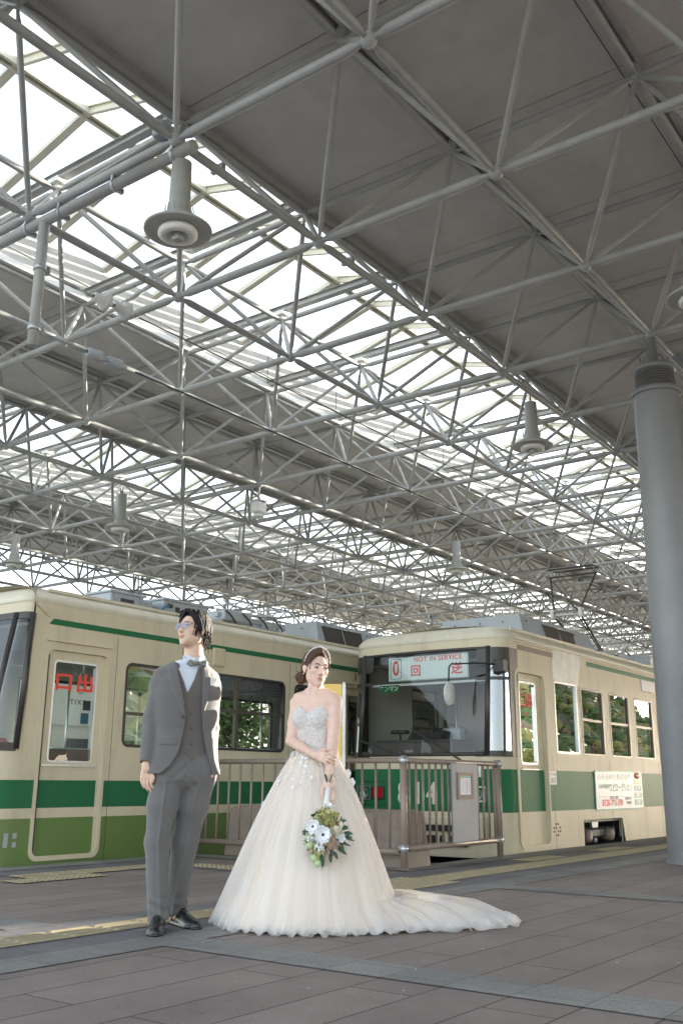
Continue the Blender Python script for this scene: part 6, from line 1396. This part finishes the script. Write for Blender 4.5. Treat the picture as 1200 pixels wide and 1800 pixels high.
# bouquet
Bq = thing("bouquet", "bouquet of white anemones and green hydrangea hanging from the bride's hand", "bouquet", (0, 0, 0), 0)
Bq.location = FWD0*DB; Bq.rotation_euler = (0, 0, YAW-PI/2)
m_olive = mat("olive_hydrangea_petal", (.30, .29, .08), .6, 0, 0, 60, col2=(.50, .46, .20)); m_olive2 = mat('brown_green_hydrangea_petal', (.34, .27, .13), .6, 0, 0, 60, col2=(.20, .20, .07)); m_lgreen = mat("pale_green_petal", (.42, .52, .27), .6, 0, .12, 30); m_cream2 = mat("cream_petal", (.70, .64, .50), .6, 0, .06, 30); m_leafb = mat("bouquet_leaf", (.035, .085, .045), .45, 0, .25, 30); m_pod = mat("dry_pod", (.36, .25, .17), .8, 0, .3, 70, .8, 120); m_ctr = mat("dark_anemone_centre", (.03, .015, .025), .5, 0, 0, 8, .6, 300); m_stem = mat("dark_stem", (.03, .05, .03), .5); m_ribbon = mat("white_ribbon", (.75, .74, .72), .5)
def bq(px, py, y): 
    p = bp(0, 0, y); return None
def BP(x, z, y): return Vector(bp(x, z, y))
part("handle", Bq, m_ribbon, lambda b: (b.tube([BP(-.066, .765, -.300), BP(-.072, .70, -.318), BP(-.078, .645, -.345)], [.014, .016, .020], 14), petal_flower(b, BP(-.062, .655, -.365), (0.1, -.6, .8), .028, 5, m_ribbon, None, .4, random.Random(1), 2)))
part("stem", Bq, m_stem, lambda b: [b.tube([BP(-.066, .765, -.298), BP(-.066+dx_, .84, -.30)], .0035, 6) for dx_ in (-.022, -.014, .022)])
rgb_ = random.Random(6)
def cluster(name, c, r, n, fr, mm, seed, pet=4, sq=1.0, centre=None):
    rg = random.Random(seed)
    def f(b):
        for k in range(n):
            d = Vector((rg.gauss(0, 1), rg.gauss(0, 1)-.9, rg.gauss(0, 1)*sq)).normalized(); p = Vector(c)+Vector((d.x*r, d.y*r*.8, d.z*r*sq))*rg.uniform(.72, 1.22)
            petal_flower(b, p, d+Vector((rg.uniform(-.7, .7), 0, rg.uniform(-.7, .7))), fr*rg.uniform(.8, 1.2), pet, mm, centre, .15, rg)
    return part(name, Bq, None, f)
yb = -.455
cluster("hydrangea_head", BP(-.078, .585, yb+.01), .064, 190, .0160, (m_olive, m_olive, m_lgreen, m_olive2), 1, 4, .85); cluster("hydrangea_head", BP(-.156, .490, yb), .042, 80, .0105, (m_lgreen, m_lgreen, m_petal), 2, 4, 1.3); cluster("hydrangea_head", BP(-.030, .565, yb+.02), .036, 50, .012, m_olive2, 7, 4, 1.0)
for (x, z, r, s_) in ((-.152, .545, .042, 3), (-.093, .500, .050, 4)): part("anemone", Bq, None, lambda b: petal_flower(b, BP(x, z, yb-.075), (-.15 if s_ == 3 else .05, -1, .15), r, 7, m_petal, m_ctr, .30, random.Random(s_), 2, .50))
def rose(b, c, r, mm):
    rg = random.Random(int(c.x*1e4)); b.ball(c, r*.62, mm, 12, (1, 1, 1.05))
    for k in range(12): a = rg.uniform(0, 6.28); d = Vector((math.cos(a)*.8, -abs(math.sin(a))*.7-.3, math.sin(a)*.8)).normalized(); petal_flower(b, c+d*r*.3, d, r*.8, 1, mm, None, .5, rg, 1, .8)
part("rose", Bq, None, lambda b: rose(b, BP(-.034, .522, yb-.045), .034, m_cream2)); part("rosebud", Bq, None, lambda b: (b.ball(BP(.008, .552, yb+.01), .020, m_cream2, 12, (.8, 1, 1.5)), b.tube([BP(.008, .575, yb+.01), BP(.014, .60, yb+.03)], .004, 6, m_leafb)))
part("seed_pod", Bq, m_pod, lambda b: b.ball(BP(-.044, .462, yb-.04), .030, None, 16, (.95, .8, 1.45)))
cluster("small_white_flowers", BP(.002, .490, yb-.02), .024, 9, .020, m_petal, 5, 5, 1); 
part("globe_flower", Bq, m_lgreen, lambda b: b.ball(BP(-.168, .440, yb-.02), .021, None, 14)); part("globe_flower", Bq, m_lgreen, lambda b: b.ball(BP(-.140, .372, yb), .023, None, 14)); part("globe_flower", Bq, m_lgreen, lambda b: b.ball(BP(-.122, .345, yb), .021, None, 14))
def sprig(b):
    rg = random.Random(9)
    for (x0, z0, x1, z1) in ((-.128, .48, -.122, .40), (-.108, .47, -.098, .41)):
        for k in range(26): t = rg.random(); b.ball(BP(x0+(x1-x0)*t+rg.gauss(0, .010), z0+(z1-z0)*t, yb-.05+rg.gauss(0, .008)), rg.uniform(.0035, .006), None, 6)
part("white_sprig", Bq, m_petal, sprig)
def leaf(b, p, d, L, w_, mm):
    d = Vector(d).normalized(); s_ = d.cross(Vector((0, -1, .15))).normalized(); vs = []
    for i in range(6):
        t = i/5; wv = w_*math.sin(PI*min(.97, t*.93+.05)); c = Vector(p)+d*L*t+Vector((0, -.02*math.sin(t*3), -.012*t*t))
        vs += [c-s_*wv, c+Vector((0, .004, 0)), c+s_*wv]
    b.add(vs, [(3*i+j, 3*i+j+1, 3*i+4+j, 3*i+3+j) for i in range(5) for j in (0, 1)], mm, True)
def leaves(b):
    rg = random.Random(12)
    for (x, z, dx_, dz_, L) in ((.03, .49, 1, .2, .055), (-.01, .50, 1, -.6, .06), (-.13, .43, -.6, -1, .05), (-.05, .40, .1, -1, .05), (-.18, .50, -1, .6, .04), (-.14, .60, -.8, .8, .04), (-.02, .61, .7, .8, .04), (-.09, .37, -.1, -1, .045), (-.03, .41, .7, -.9, .05), (.02, .54, .9, .5, .05), (-.05, .44, .3, -1, .06), (-.10, .40, -.2, -1, .05), (-.17, .47, -1, -.3, .045), (.0, .47, .6, -.8, .06), (-.06, .50, .8, -.3, .07), (-.12, .58, -.9, .5, .04), (.01, .51, 1, .1, .07), (.02, .49, 1, -.15, .08), (0, .46, 1, -.1, .075), (-.01, .44, .8, -.5, .08), (-.01, .425, 1, -.35, .07), (.03, .515, 1, .05, .06), (-.12, .46, -.3, -1, .07), (-.17, .52, -1, .2, .05), (.0, .57, 1, .6, .05), (-.15, .45, -.8, -.6, .05), (-.09, .42, 0, -1, .07), (-.07, .55, .3, .5, .06), (-.11, .53, -.5, -.4, .06), (.0, .53, .8, .3, .06)): leaf(b, BP(x, z, yb+.02), (dx_, -.25, dz_), L*rg.uniform(.75, 1.0), rg.uniform(.007, .011), m_leafb)
part("leaf", Bq, None, leaves); part("amaranth", Bq, m_olive, lambda b: [b.tube([BP(x, .45, yb-.03), BP(x-.002, .40, yb-.04), BP(x+.006, z, yb-.03)], [.006, .008, .003], 6) for x, z in ((-.136, .40), (-.118, .365), (-.09, .38))])
def twigs(b):
    rg = random.Random(14)
    for k in range(70): a = rg.uniform(PI*.85, PI*2.05); L = rg.uniform(.05, .14); p = BP(-.08, .44, yb+.03); q = p+Vector((math.cos(a)*L, -.02, math.sin(a)*L)); b.tube([p, (p+q)/2+Vector((0, -.02, .01)), q], [.0012, .001, .0008], 4)
part("fine_grass", Bq, m_pod, twigs)
# ---------------------------------------------------------------- small site details
def specks():
    rg = random.Random(77); b = MB()
    for k in range(260):
        x = rg.uniform(2.6, 9.5); y = rg.uniform(.2, 4.3); r = rg.uniform(.003, .007); n = 5; a0 = rg.uniform(0, 6)
        pts = [(x+r*rg.uniform(.5, 1.2)*math.cos(a0+q*2*PI/n), y+r*rg.uniform(.5, 1.2)*math.sin(a0+q*2*PI/n)) for q in range(n)]
        b.add([(p[0], p[1], .0085) for p in pts]+[(x, y, .0085+r*.35)], [(q, (q+1) % n, n) for q in range(n)], m_white if k % 3 == 0 else (m_brown if k % 3 == 1 else m_leaf[2]))
    o = b.build("floor_litter", None, None, fix=False); tag(o, "tiny bits of grit and dry leaf scattered over the paving", "litter", kind="stuff")
specks()
# cable conduit run along the edge chord of the space frame
cd_ = MB(); yq = yj(0)+.10
cd_.tube([(XA+1, yq, ZL+.075), (XB-1, yq, ZL+.075)], .017, 8); o = cd_.build("cable_conduit", m_galv, canopy); o.matrix_parent_inverse = canopy_inv
for i in range(0, 12):
    bb = MB(); bb.bbox(NX0+2*i+.55, NX0+2*i+.60, yq-.12, yq+.03, ZL+.035, ZL+.10, .004); o = bb.build("conduit_clamp", m_galv, canopy); o.matrix_parent_inverse = canopy_inv
bb = MB(); bb.bbox(NX0-.10, NX0+.10, yq-.02, yq+.10, ZL+.06, ZL+.20, .01); o = bb.build("junction_box", m_equip, canopy); o.matrix_parent_inverse = canopy_inv
# panel joints on both tram sides
for x in (1.45, 3.4, 5.5, 7.6): part("panel_joint", T8, m_frame, lambda b: b.box(x, x+.005, -.0016, .001, -.04, 1.12))
part("panel_joint", T8, m_frame, lambda b: b.box(.44, L8, -.0016, .001, 2.515, 2.52))
for x in (7.16+dx, 8.15+dx, 10.14+dx): part("panel_joint", TL, m_frame, lambda b: b.box(x, x+.005, -.0016, .001, -.08, 2.30))
